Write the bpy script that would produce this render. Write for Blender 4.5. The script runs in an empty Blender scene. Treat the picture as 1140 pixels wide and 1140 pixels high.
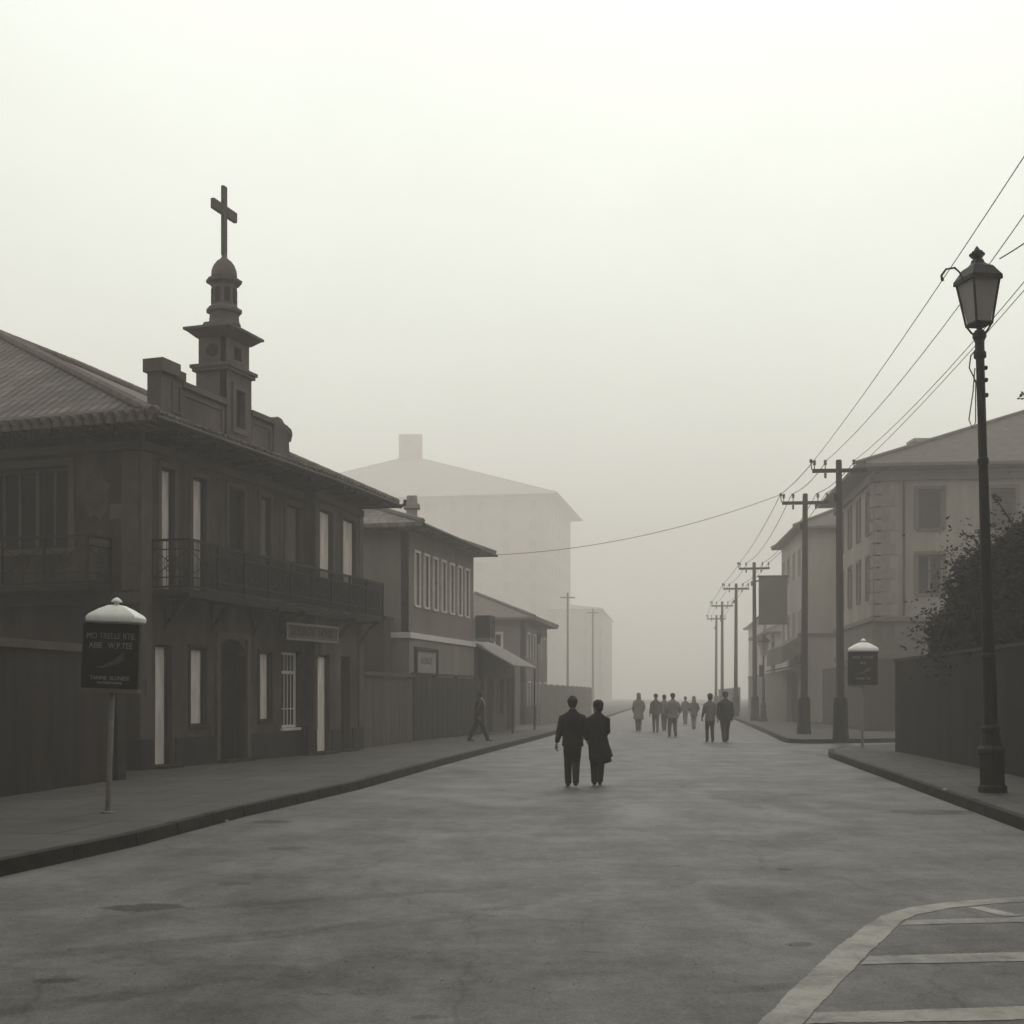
import bpy, bmesh, math, random
from mathutils import Vector, Matrix, Quaternion
random.seed(7)
R = math.radians
V = Vector
sc = bpy.context.scene
col = sc.collection

# ------------------------------------------------------------------ camera
F = 1400.0                                   # focal length in photo pixels (1140 wide)
HY = 774.0                                   # horizon row
CZ = 1.75
cam_d = bpy.data.cameras.new('camera')
cam_d.sensor_width = 36
cam_d.lens = 36 * F / 1140
cam_d.shift_y = (HY - 570) / 1140
cam_d.clip_start = 0.1
cam_d.clip_end = 5000
cam = bpy.data.objects.new('camera', cam_d)
cam.location = (0, 0, CZ)
cam.rotation_euler = (R(90), 0, 0)
col.objects.link(cam)
sc.camera = cam

# ------------------------------------------------------------------ sky, sun, exposure
SUN_EL, SUN_AZ = 48, 12                      # azimuth clockwise from +Y (street direction)
w = bpy.data.worlds.new('World')
sc.world = w
w.use_nodes = True
nt = w.node_tree
nt.nodes.clear()
sky = nt.nodes.new('ShaderNodeTexSky')
sky.sky_type = 'NISHITA'
sky.sun_disc = False
sky.sun_elevation = R(SUN_EL)
sky.sun_rotation = R(SUN_AZ)
sky.air_density = 1.0
sky.dust_density = 6.0
sky.ozone_density = 1.0
bw = nt.nodes.new('ShaderNodeRGBToBW')
nt.links.new(sky.outputs[0], bw.inputs[0])
pw = nt.nodes.new('ShaderNodeMath'); pw.operation = 'POWER'; pw.inputs[1].default_value = 0.2
nt.links.new(bw.outputs[0], pw.inputs[0])
ml = nt.nodes.new('ShaderNodeMath'); ml.operation = 'MULTIPLY'; ml.inputs[1].default_value = 6.65
nt.links.new(pw.outputs[0], ml.inputs[0])
cm = nt.nodes.new('ShaderNodeVectorMath'); cm.operation = 'SCALE'
cm.inputs[0].default_value = (0.94, 1.0, 0.925)
# faint unevenness of the cloud deck
wtc = nt.nodes.new('ShaderNodeTexCoord'); wn_ = nt.nodes.new('ShaderNodeTexNoise'); wn_.inputs['Scale'].default_value = 2.2; wn_.inputs['Detail'].default_value = 5; wn_.inputs['Roughness'].default_value = .55
nt.links.new(wtc.outputs['Generated'], wn_.inputs[0])
wr = nt.nodes.new('ShaderNodeMapRange'); wr.inputs[1].default_value = .3; wr.inputs[2].default_value = .7; wr.inputs[3].default_value = .93; wr.inputs[4].default_value = 1.07
nt.links.new(wn_.outputs[0], wr.inputs[0])
m9 = nt.nodes.new('ShaderNodeMath'); m9.operation = 'MULTIPLY'; nt.links.new(ml.outputs[0], m9.inputs[0]); nt.links.new(wr.outputs[0], m9.inputs[1])
nt.links.new(m9.outputs[0], cm.inputs[3])
bg = nt.nodes.new('ShaderNodeBackground')
bg.inputs[1].default_value = 0.13
nt.links.new(cm.outputs[0], bg.inputs[0])
wo = nt.nodes.new('ShaderNodeOutputWorld')
nt.links.new(bg.outputs[0], wo.inputs[0])

sd = bpy.data.lights.new('sun', 'SUN')
sd.energy = 0.5
sd.angle = R(25)
sd.color = (1.0, 0.97, 0.90)
so = bpy.data.objects.new('sun', sd)
ddir = V((math.sin(R(SUN_AZ)) * math.cos(R(SUN_EL)), math.cos(R(SUN_AZ)) * math.cos(R(SUN_EL)), math.sin(R(SUN_EL))))
so.rotation_euler = ddir.to_track_quat('Z', 'Y').to_euler()
so.location = (0, 20, 60)
col.objects.link(so)

sc.view_settings.view_transform = 'Standard'
sc.view_settings.look = 'None'
sc.view_settings.exposure = 0.0
sc.view_settings.gamma = 1.0
sc.render.engine = 'CYCLES'
sc.cycles.use_denoising = True
sc.cycles.max_bounces = 8
sc.cycles.volume_bounces = 7
sc.cycles.diffuse_bounces = 3
sc.cycles.glossy_bounces = 2
sc.cycles.transparent_max_bounces = 8
sc.cycles.sample_clamp_indirect = 4
HAZE_DENSITY = 0.0043
HAZE_COLOR = (0.96, 0.897, 0.868, 1)

# ------------------------------------------------------------------ helpers
def tag(o, label=None, cat=None, group=None, kind=None):
    if label: o['label'] = label
    if cat: o['category'] = cat
    if group: o['group'] = group
    if kind: o['kind'] = kind
    return o

def gp(px, py, z=0.0):
    """ground point under a photo pixel"""
    Y = (CZ - z) * F / (py - HY)
    return V(((px - 570) / F * Y, Y, z))

class MB:
    def __init__(s):
        s.v = []; s.f = []
    def add(s, vs, fs):
        b = len(s.v)
        s.v += [V(p) for p in vs]
        s.f += [tuple(i + b for i in f) for f in fs]
        return s
    def hexa(s, p):                            # 8 corners: bottom ring ccw, top ring ccw
        return s.add(p, [(3,2,1,0),(4,5,6,7),(0,1,5,4),(1,2,6,5),(2,3,7,6),(3,0,4,7)])
    def box(s, c, size, rz=0, tilt=None):
        m = Matrix.Rotation(rz, 3, 'Z')
        if tilt is not None: m = tilt
        hx, hy, hz = size[0]/2, size[1]/2, size[2]/2
        c = V(c)
        return s.hexa([c + m @ V(q) for q in ((-hx,-hy,-hz),(hx,-hy,-hz),(hx,hy,-hz),(-hx,hy,-hz),(-hx,-hy,hz),(hx,-hy,hz),(hx,hy,hz),(-hx,hy,hz))])
    def rings(s, rings, cap=True, closed=False):
        n = len(rings[0]); b = len(s.v)
        for r in rings: s.v += [V(p) for p in r]
        m = len(rings)
        for i in range(m - (0 if closed else 1)):
            j = (i + 1) % m
            for k in range(n):
                l = (k + 1) % n
                s.f.append((b+i*n+k, b+i*n+l, b+j*n+l, b+j*n+k))
        if cap and not closed:
            s.f.append(tuple(b + k for k in reversed(range(n))))
            s.f.append(tuple(b + (m-1)*n + k for k in range(n)))
        return s
    def tube(s, pts, rad, n=8, ref=(1, 0, 0)):
        """rad: number or list of numbers/(rx,ry)"""
        pts = [V(p) for p in pts]
        if not isinstance(rad, (list, tuple)) : rad = [rad] * len(pts)
        ref = V(ref); rs = []
        for i, p in enumerate(pts):
            t = (pts[min(i+1, len(pts)-1)] - pts[max(i-1, 0)])
            if t.length < 1e-9: t = V((0,0,1))
            t.normalize()
            rf = ref if abs(t.dot(ref)) < 0.95 else V((0, 1, 0)) if abs(t.y) < .9 else V((0,0,1))
            a = (rf - t * t.dot(rf)).normalized()
            b = t.cross(a)
            r = rad[i]
            rx, ry = r if isinstance(r, (list, tuple)) else (r, r)
            rs.append([p + a * math.cos(2*math.pi*k/n) * rx + b * math.sin(2*math.pi*k/n) * ry for k in range(n)])
        return s.rings(rs)
    def lathe(s, prof, n=16, c=(0, 0, 0), rot=0, sx=1, sy=1):
        c = V(c); rs = []
        for r, z in prof:
            r = max(r, 1e-4)
            rs.append([c + V((r*math.cos(rot+2*math.pi*k/n)*sx, r*math.sin(rot+2*math.pi*k/n)*sy, z)) for k in range(n)])
        return s.rings(rs)
    def ell(s, c, r, nu=12, nv=8, m=None):
        c = V(c); rs = []
        for i in range(nv + 1):
            a = math.pi * (i + (0.06 if i == 0 else (-0.06 if i == nv else 0))) / nv
            ring = []
            for k in range(nu):
                q = V((r[0]*math.sin(a)*math.cos(2*math.pi*k/nu), r[1]*math.sin(a)*math.sin(2*math.pi*k/nu), -r[2]*math.cos(a)))
                if m: q = m @ q
                ring.append(c + q)
            rs.append(ring)
        return s.rings(rs)
    def prism(s, poly, z0, z1):
        """vertical prism over polygon (x,y) list"""
        n = len(poly)
        return s.add([(p[0], p[1], z0) for p in poly] + [(p[0], p[1], z1) for p in poly],
                     [tuple(reversed(range(n))), tuple(range(n, 2*n))] + [(k, (k+1) % n, n+(k+1) % n, n+k) for k in range(n)])
    def extrude(s, poly3, vec):
        n = len(poly3); vec = V(vec)
        return s.add([V(p) for p in poly3] + [V(p) + vec for p in poly3],
                     [tuple(reversed(range(n))), tuple(range(n, 2*n))] + [(k, (k+1) % n, n+(k+1) % n, n+k) for k in range(n)])
    def build(s, name, mat, parent=None, off=(0, 0, 0), smooth=False, bevel=0):
        me = bpy.data.meshes.new(name)
        off = V(off)
        me.from_pydata([tuple(p - off) for p in s.v], [], s.f)
        me.validate()
        bm = bmesh.new(); bm.from_mesh(me)
        bmesh.ops.recalc_face_normals(bm, faces=bm.faces)
        bm.to_mesh(me); bm.free()
        if smooth:
            for p in me.polygons: p.use_smooth = True
        me.materials.append(mat)
        o = bpy.data.objects.new(name, me)
        col.objects.link(o)
        if parent: o.parent = parent
        if bevel:
            md = o.modifiers.new('bevel', 'BEVEL'); md.width = bevel; md.segments = 2; md.limit_method = 'ANGLE'
        return o

class Thing:
    """an Empty at the base of a thing; parts are meshes given in world (or local, loc=0) coordinates"""
    def __init__(s, name, label, cat, loc=(0, 0, 0), group=None):
        s.o = bpy.data.objects.new(name, None)
        s.o.empty_display_size = .3
        s.o.location = loc; s.loc = V(loc)
        tag(s.o, label, cat, group)
        col.objects.link(s.o)
    def part(s, name, mb, mat, parent=None, smooth=False, label=None, bevel=0):
        o = mb.build(name, mat, parent or s.o, s.loc, smooth, bevel)
        if label: o['label'] = label
        return o

def copy_tree(o, parent=None):
    c = o.copy(); col.objects.link(c); c.parent = parent
    for ch in [x for x in o.children]: copy_tree(ch, c)
    return c

class Fr:
    """wall frame: u along the wall, v outwards, z up"""
    def __init__(s, o, d, n=None):
        s.o = V((o[0], o[1], 0)); s.d = V((d[0], d[1], 0)).normalized()
        s.n = V((n[0], n[1], 0)).normalized() if n else V((s.d.y, -s.d.x, 0))
    def p(s, u, v, z): return s.o + s.d*u + s.n*v + V((0, 0, z))
    def box(s, mb, u0, u1, v0, v1, z0, z1):
        return mb.hexa([s.p(u0,v0,z0), s.p(u1,v0,z0), s.p(u1,v1,z0), s.p(u0,v1,z0), s.p(u0,v0,z1), s.p(u1,v0,z1), s.p(u1,v1,z1), s.p(u0,v1,z1)])

def wall_open(mb, fr, u0, u1, z0, z1, ops, t=.3):
    """a wall sheet of thickness t with rectangular openings (ua,ub,za,zb)"""
    us = sorted(set([u0, u1] + [x for o in ops for x in (o[0], o[1])]))
    zs = sorted(set([z0, z1] + [x for o in ops for x in (o[2], o[3])]))
    for v in (0, -t):
        for i in range(len(us)-1):
            for j in range(len(zs)-1):
                cu, cz = (us[i]+us[i+1])/2, (zs[j]+zs[j+1])/2
                if any(o[0] < cu < o[1] and o[2] < cz < o[3] for o in ops): continue
                mb.add([fr.p(us[i], v, zs[j]), fr.p(us[i+1], v, zs[j]), fr.p(us[i+1], v, zs[j+1]), fr.p(us[i], v, zs[j+1])], [(0,1,2,3)])
    for (a, b, c, e) in ops:
        for q in (((a,c),(a,e)), ((b,c),(b,e)), ((a,c),(b,c)), ((a,e),(b,e))):
            (x0,y0),(x1,y1) = q
            mb.add([fr.p(x0,0,y0), fr.p(x1,0,y1), fr.p(x1,-t,y1), fr.p(x0,-t,y0)], [(0,1,2,3)])
    return mb

def ring(mb, fr, a, b, c, e, wd, v0, v1):
    """picture-frame of four butted bars inside a..b, c..e"""
    fr.box(mb, a, a+wd, v0, v1, c, e); fr.box(mb, b-wd, b, v0, v1, c, e)
    fr.box(mb, a+wd, b-wd, v0, v1, c, c+wd); fr.box(mb, a+wd, b-wd, v0, v1, e-wd, e)

# ------------------------------------------------------------------ materials
def nm(name):
    m = bpy.data.materials.new(name); m.use_nodes = True
    t = m.node_tree; b = t.nodes['Principled BSDF']
    return m, t, b
def noise_mat(name, base, var=.25, scale=2.0, rough=.85, bump=.0, bscale=40, metal=0, streak=False, spec=.18, var2=0.0, scale2=.3, bdist=.02):
    m, t, b = nm(name)
    tc = t.nodes.new('ShaderNodeTexCoord')
    mp = t.nodes.new('ShaderNodeMapping')
    t.links.new(tc.outputs['Object'], mp.inputs[0])
    if streak: mp.inputs['Scale'].default_value = (1, 1, .16)
    n = t.nodes.new('ShaderNodeTexNoise'); n.inputs['Scale'].default_value = scale; n.inputs['Detail'].default_value = 8; n.inputs['Roughness'].default_value = .65
    t.links.new(mp.outputs[0], n.inputs[0])
    cr = t.nodes.new('ShaderNodeValToRGB')
    cr.color_ramp.elements[0].position = .32; cr.color_ramp.elements[1].position = .68
    cr.color_ramp.elements[0].color = [c*(1-var) for c in base] + [1]
    cr.color_ramp.elements[1].color = [min(1, c*(1+var)) for c in base] + [1]
    t.links.new(n.outputs[0], cr.inputs[0])
    out = cr.outputs[0]
    if var2:
        n2 = t.nodes.new('ShaderNodeTexNoise'); n2.inputs['Scale'].default_value = scale2; n2.inputs['Detail'].default_value = 6
        t.links.new(tc.outputs['Object'], n2.inputs[0])
        mr = t.nodes.new('ShaderNodeMapRange'); mr.inputs[1].default_value = .3; mr.inputs[2].default_value = .7
        mr.inputs[3].default_value = 1-var2; mr.inputs[4].default_value = 1+var2
        t.links.new(n2.outputs[0], mr.inputs[0])
        mx = t.nodes.new('ShaderNodeVectorMath'); mx.operation = 'SCALE'
        t.links.new(out, mx.inputs[0]); t.links.new(mr.outputs[0], mx.inputs[3]); out = mx.outputs[0]
    t.links.new(out, b.inputs['Base Color'])
    b.inputs['Roughness'].default_value = rough; b.inputs['Metallic'].default_value = metal
    b.inputs['Specular IOR Level'].default_value = spec
    if bump:
        n3 = t.nodes.new('ShaderNodeTexNoise'); n3.inputs['Scale'].default_value = bscale; n3.inputs['Detail'].default_value = 5
        t.links.new(tc.outputs['Object'], n3.inputs[0])
        bp = t.nodes.new('ShaderNodeBump'); bp.inputs['Strength'].default_value = bump; bp.inputs['Distance'].default_value = bdist
        t.links.new(n3.outputs[0], bp.inputs['Height']); t.links.new(bp.outputs[0], b.inputs['Normal'])
    return m

def tile_mat(name, base, d, slope, wx=.22, wy=.30, strength=.9):
    """clay tile roof: rows across the slope. d, slope = 3D unit vectors"""
    m, t, b = nm(name)
    tc = t.nodes.new('ShaderNodeTexCoord')
    def dot(vv, s):
        a = t.nodes.new('ShaderNodeVectorMath'); a.operation = 'DOT_PRODUCT'; a.inputs[1].default_value = [x*s for x in vv]
        t.links.new(tc.outputs['Object'], a.inputs[0]); return a.outputs['Value']
    cb = t.nodes.new('ShaderNodeCombineXYZ')
    t.links.new(dot(d, 1/wx), cb.inputs[0]); t.links.new(dot(slope, 1/wy), cb.inputs[1])
    br = t.nodes.new('ShaderNodeTexBrick'); br.offset = .5
    for k, v in (('Scale', 1.0), ('Mortar Size', .07), ('Mortar Smooth', .6), ('Brick Width', 1.0), ('Row Height', 1.0), ('Bias', 0)):
        br.inputs[k].default_value = v
    br.inputs['Color1'].default_value = [c*.75 for c in base]+[1]; br.inputs['Color2'].default_value = [c*1.3 for c in base]+[1]
    br.inputs['Mortar'].default_value = [c*.3 for c in base]+[1]
    t.links.new(cb.outputs[0], br.inputs['Vector'])
    n = t.nodes.new('ShaderNodeTexNoise'); n.inputs['Scale'].default_value = 1.2; n.inputs['Detail'].default_value = 8
    t.links.new(tc.outputs['Object'], n.inputs[0])
    mr = t.nodes.new('ShaderNodeMapRange'); mr.inputs[1].default_value=.3; mr.inputs[2].default_value=.7; mr.inputs[3].default_value=.7; mr.inputs[4].default_value=1.35
    t.links.new(n.outputs[0], mr.inputs[0])
    mx = t.nodes.new('ShaderNodeVectorMath'); mx.operation = 'SCALE'
    t.links.new(br.outputs[0], mx.inputs[0]); t.links.new(mr.outputs[0], mx.inputs[3])
    t.links.new(mx.outputs[0], b.inputs['Base Color'])
    b.inputs['Roughness'].default_value = .8
    # curved tiles + lapped rows
    w1 = t.nodes.new('ShaderNodeMath'); w1.operation = 'SINE'
    t.links.new(dot(d, 2*math.pi/wx), w1.inputs[0])
    fr = t.nodes.new('ShaderNodeMath'); fr.operation = 'FRACT'; t.links.new(dot(slope, 1/wy), fr.inputs[0])
    ad = t.nodes.new('ShaderNodeMath'); ad.operation = 'MULTIPLY_ADD'; ad.inputs[1].default_value = .4
    t.links.new(w1.outputs[0], ad.inputs[0]); t.links.new(fr.outputs[0], ad.inputs[2])
    bp = t.nodes.new('ShaderNodeBump'); bp.inputs['Strength'].default_value = strength; bp.inputs['Distance'].default_value = .05
    t.links.new(ad.outputs[0], bp.inputs['Height']); t.links.new(bp.outputs[0], b.inputs['Normal'])
    return m

WALL1 = noise_mat('plaster_brown', (.056, .0455, .041), .5, 1.8, .9, .6, 22, streak=True, var2=.45, scale2=.7, bdist=.03)
TRIM1 = noise_mat('plaster_trim', (.085, .071, .065), .2, 3, .9, .3, 30)
DADO = noise_mat('dado_dark', (.028, .024, .022), .3, 3, .85, .3, 25)
DARKWOOD = noise_mat('dark_wood', (.020, .016, .014), .35, 5, .6, .2, 40, streak=True)
DARK = noise_mat('dark_void', (.010, .008, .0075), .3, 4, .7)
GLASS = noise_mat('dark_glass', (.016, .014, .013), .3, 1, .22)
CURTAIN = noise_mat('pale_curtain', (.62, .56, .53), .26, 7, .6, .2, 12, streak=True)
CURTAIN2 = noise_mat('dim_curtain', (.13, .11, .10), .2, 4, .6, streak=True)
IRON = noise_mat('wrought_iron', (.018, .0155, .014), .3, 12, .55, .2, 60, metal=.2)
STONEW = noise_mat('tower_plaster', (.105, .086, .079), .2, 2.2, .9, .35, 30, var2=.2, scale2=.8)
PLANK_SOFFIT = noise_mat('soffit_boards', (.035, .029, .026), .3, 6, .8)
WHITEM = noise_mat('white_enamel', (.90, .87, .85), .06, 6, .45, .05, 30)
SIGNDARK = noise_mat('sign_board', (.022, .019, .017), .3, 9, .5)
SIGNINK = noise_mat('sign_lettering', (.34, .30, .28), .3, 30, .7)
POLEG = noise_mat('galvanised_pole', (.15, .13, .12), .2, 10, .5, .1, 40)
POLEW = noise_mat('utility_pole_wood', (.034, .028, .025), .3, 5, .8, .4, 40, streak=True)
WIRE = noise_mat('cable', (.08, .075, .07), .1, 5, .6)
PORC = noise_mat('porcelain', (.10, .09, .085), .2, 10, .3)
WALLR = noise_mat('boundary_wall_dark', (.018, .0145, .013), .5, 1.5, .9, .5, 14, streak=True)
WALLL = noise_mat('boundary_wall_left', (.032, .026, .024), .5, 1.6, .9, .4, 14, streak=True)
FENCEP = noise_mat('plank_fence', (.085, .074, .069), .28, 3, .85, .3, 30, streak=True)
HOUSE2 = noise_mat('house_render_mid', (.20, .174, .16), .16, 1.2, .9, .25, 20, streak=True, var2=.15)
HOUSE2B = noise_mat('house_render_low', (.20, .18, .165), .2, 1.2, .9, .25, 20, streak=True)
WHITEP = noise_mat('white_trim_paint', (.62, .58, .55), .12, 5, .7)
ROOFG = noise_mat('grey_roof', (.12, .105, .098), .25, 3, .8, .3, 12)
ROOFL = noise_mat('pale_lean_to_roof', (.17, .152, .14), .2, 3, .7, .2, 10)
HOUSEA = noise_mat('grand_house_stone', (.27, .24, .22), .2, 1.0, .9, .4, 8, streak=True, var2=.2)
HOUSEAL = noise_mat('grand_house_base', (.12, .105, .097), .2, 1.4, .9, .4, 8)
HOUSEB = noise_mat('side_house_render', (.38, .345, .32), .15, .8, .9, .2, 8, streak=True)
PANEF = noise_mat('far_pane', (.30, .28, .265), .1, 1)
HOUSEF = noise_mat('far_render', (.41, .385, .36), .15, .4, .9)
SKIN = noise_mat('skin', (.20, .14, .115), .1, 10, .6)
PATCH = noise_mat('plaster_patch', (.072, .060, .055), .4, 5, .95, .5, 25)
HAIRD = noise_mat('hair_dark', (.012, .010, .009), .3, 40, .6, .5, 80)
CLOTHK = noise_mat('cloth_black', (.012, .0105, .010), .3, 20, .85, .5, 40)
CLOTHK2 = noise_mat('cloth_charcoal', (.017, .015, .014), .3, 20, .85, .5, 40)
CLOTHB = noise_mat('cloth_brown', (.09, .078, .068), .3, 20, .85, .5, 40)
CLOTHG = noise_mat('cloth_grey', (.14, .12, .115), .3, 15, .85, .5, 40)
CLOTHM = noise_mat('cloth_faded', (.17, .15, .142), .2, 15, .85)
CLOTHW = noise_mat('cloth_pale', (.42, .38, .36), .15, 15, .85)
SHOE = noise_mat('shoe_leather', (.015, .013, .012), .3, 20, .4)
BARK = noise_mat('bark', (.03, .025, .021), .3, 8, .9, .6, 20)
LEAF = noise_mat('leaves', (.010, .009, .0075), .5, 1.6, .7)
PAPER = noise_mat('paper_scrap', (.6, .57, .53), .1, 20, .8)

def asphalt():
    m, t, b = nm('asphalt')
    tc = t.nodes.new('ShaderNodeTexCoord')
    def noise(scale, det=8, r=.6, sx=1, sy=1):
        mp = t.nodes.new('ShaderNodeMapping'); mp.inputs['Scale'].default_value = (sx, sy, 1)
        t.links.new(tc.outputs['Object'], mp.inputs[0])
        n = t.nodes.new('ShaderNodeTexNoise'); n.inputs['Scale'].default_value = scale; n.inputs['Detail'].default_value = det; n.inputs['Roughness'].default_value = r
        t.links.new(mp.outputs[0], n.inputs[0]); return n.outputs[0]
    def rng(x, a, b2, c, d):
        mr = t.nodes.new('ShaderNodeMapRange'); t.links.new(x, mr.inputs[0])
        for i, q in enumerate((a, b2, c, d)): mr.inputs[i+1].default_value = q
        return mr.outputs[0]
    def mul(x, y):
        q = t.nodes.new('ShaderNodeMath'); q.operation = 'MULTIPLY'; t.links.new(x, q.inputs[0]); t.links.new(y, q.inputs[1]); return q.outputs[0]
    f = rng(noise(.30, 6), .38, .62, .84, 1.14)                       # big tone drift
    f = mul(f, rng(noise(1.3, 10, .75, 1, .6), .40, .60, .78, 1.20))    # blotches
    f = mul(f, rng(noise(7, 8, .75), .35, .65, .80, 1.2))
    f = mul(f, rng(noise(38, 6, .8), .35, .65, .66, 1.40))
    f = mul(f, rng(noise(170, 3, .8), .3, .7, .65, 1.4))               # grain
    f = mul(f, rng(noise(.7, 12, .8, .6, 1.3), .615, .65, 1.0, .50))    # ragged stains
    f = mul(f, rng(noise(3.1, 10, .8, .7, 1.5), .67, .70, 1.0, .45))    # spots
    f = mul(f, rng(noise(2.3, 10, .8, .9, 1.2), .30, .335, 1.5, 1.0))   # pale scuffs
    f = mul(f, rng(noise(.34, 5, .6, 1.5, .22), .56, .64, 1.0, .76))    # long wheel tracks
    # oil and damp stains with ragged soft edges, and a few curved tyre smears
    sn = t.nodes.new('ShaderNodeTexNoise'); sn.inputs['Scale'].default_value = 3.5; sn.inputs['Detail'].default_value = 8; sn.inputs['Roughness'].default_value = .75
    t.links.new(tc.outputs['Object'], sn.inputs[0])
    for (px, py, rx, ry, ang, dark) in ((160,1010,.42,.22,4,.42),(303,915,.34,.30,0,.45),(320,944,.34,.22,0,.6),(262,984,.22,.14,5,.6),(60,1092,.16,.09,0,.5),(520,859,.6,.6,0,.6),(1035,904,.8,.5,0,.5),(975,868,.6,.8,0,.5),
            (873,968,.09,.13,0,.5),(890,1051,.12,.10,0,.55),(845,1100,.22,.10,20,.7),(820,940,.9,.5,0,.8),(480,1132,.12,.06,0,.6),(560,1012,.16,.08,0,.75),
            (250,1045,1.7,.16,28,.72),(300,1085,1.2,.30,-25,.80),(120,1110,.8,.13,38,.70),(500,1075,1.5,.5,0,.82),(430,905,1.8,1.1,-10,.86),(700,1040,1.6,.3,6,.86),(380,1000,1.6,.12,24,.75)):
        c = gp(px, py); m2 = t.nodes.new('ShaderNodeMapping'); m2.vector_type = 'TEXTURE'
        m2.inputs['Location'].default_value = c; m2.inputs['Rotation'].default_value = (0,0,R(ang)); m2.inputs['Scale'].default_value = (rx, ry, 1)
        t.links.new(tc.outputs['Object'], m2.inputs[0]); ln = t.nodes.new('ShaderNodeVectorMath'); ln.operation = 'LENGTH'; t.links.new(m2.outputs[0], ln.inputs[0])
        a2 = t.nodes.new('ShaderNodeMath'); a2.operation = 'MULTIPLY_ADD'; a2.inputs[1].default_value = 1.6; t.links.new(sn.outputs[0], a2.inputs[0]); t.links.new(ln.outputs['Value'], a2.inputs[2])
        f = mul(f, rng(a2.outputs[0], 1.50, 1.72 if dark < .7 else 2.1, dark, 1.0))
    # cracks
    wv = t.nodes.new('ShaderNodeTexVoronoi'); wv.feature = 'DISTANCE_TO_EDGE'; wv.inputs['Scale'].default_value = .45
    dn = t.nodes.new('ShaderNodeTexNoise'); dn.inputs['Scale'].default_value = 1.6; dn.inputs['Detail'].default_value = 8; t.links.new(tc.outputs['Object'], dn.inputs[0])
    da = t.nodes.new('ShaderNodeMix'); da.data_type = 'VECTOR'; da.inputs[0].default_value = .35
    t.links.new(tc.outputs['Object'], da.inputs[4]); t.links.new(dn.outputs['Color'], da.inputs[5]); t.links.new(da.outputs[1], wv.inputs['Vector'])
    f = mul(f, rng(wv.outputs['Distance'], .002, .008, .78, 1.0))
    cs = t.nodes.new('ShaderNodeVectorMath'); cs.operation = 'SCALE'; cs.inputs[0].default_value = (.064, .055, .051)
    sp_ = t.nodes.new('ShaderNodeMath'); sp_.operation = 'MULTIPLY'; sp_.use_clamp = True; sp_.inputs[1].default_value = .68
    t.links.new(f, sp_.inputs[0]); t.links.new(sp_.outputs[0], b.inputs['Specular IOR Level']); t.links.new(f, cs.inputs[3]); t.links.new(cs.outputs[0], b.inputs['Base Color'])
    t.links.new(rng(noise(.8, 5), .3, .7, .50, .70), b.inputs['Roughness'])
    bp = t.nodes.new('ShaderNodeBump'); bp.inputs['Strength'].default_value = .5; bp.inputs['Distance'].default_value = .012
    t.links.new(noise(60, 6, .7), bp.inputs['Height']); t.links.new(bp.outputs[0], b.inputs['Normal'])
    return m
ASPHALT = asphalt()

def paving():
    m, t, b = nm('paving')
    tc = t.nodes.new('ShaderNodeTexCoord')
    mp = t.nodes.new('ShaderNodeMapping'); mp.inputs['Rotation'].default_value = (0, 0, R(9)); mp.inputs['Scale'].default_value = (1, 1, 1)
    t.links.new(tc.outputs['Object'], mp.inputs[0])
    br = t.nodes.new('ShaderNodeTexBrick')
    for k, v in (('Scale', 1.0), ('Mortar Size', .035), ('Brick Width', 1.5), ('Row Height', 1.5), ('Mortar Smooth', .3)): br.inputs[k].default_value = v
    br.inputs['Color1'].default_value = (.052, .045, .042, 1); br.inputs['Color2'].default_value = (.066, .058, .053, 1); br.inputs['Mortar'].default_value = (.018, .016, .015, 1)
    t.links.new(mp.outputs[0], br.inputs[0])
    n = t.nodes.new('ShaderNodeTexNoise'); n.inputs['Scale'].default_value = .8; n.inputs['Detail'].default_value = 9; n.inputs['Roughness'].default_value = .7
    t.links.new(tc.outputs['Object'], n.inputs[0])
    mr = t.nodes.new('ShaderNodeMapRange'); mr.inputs[1].default_value=.3; mr.inputs[2].default_value=.7; mr.inputs[3].default_value=.6; mr.inputs[4].default_value=1.35
    t.links.new(n.outputs[0], mr.inputs[0])
    mx = t.nodes.new('ShaderNodeVectorMath'); mx.operation = 'SCALE'; t.links.new(br.outputs[0], mx.inputs[0]); t.links.new(mr.outputs[0], mx.inputs[3])
    t.links.new(mx.outputs[0], b.inputs['Base Color']); b.inputs['Roughness'].default_value = .85
    n3 = t.nodes.new('ShaderNodeTexNoise'); n3.inputs['Scale'].default_value = 35; n3.inputs['Detail'].default_value = 6
    t.links.new(tc.outputs['Object'], n3.inputs[0])
    bp = t.nodes.new('ShaderNodeBump'); bp.inputs['Strength'].default_value = .4; bp.inputs['Distance'].default_value = .012
    t.links.new(n3.outputs[0], bp.inputs['Height']); t.links.new(bp.outputs[0], b.inputs['Normal'])
    return m
PAVING = paving()
KERB = noise_mat('kerb_stone', (.030, .026, .024), .35, 3, .85, .5, 25)
SOIL = noise_mat('open_ground', (.26, .245, .225), .3, .3, .95)

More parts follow.
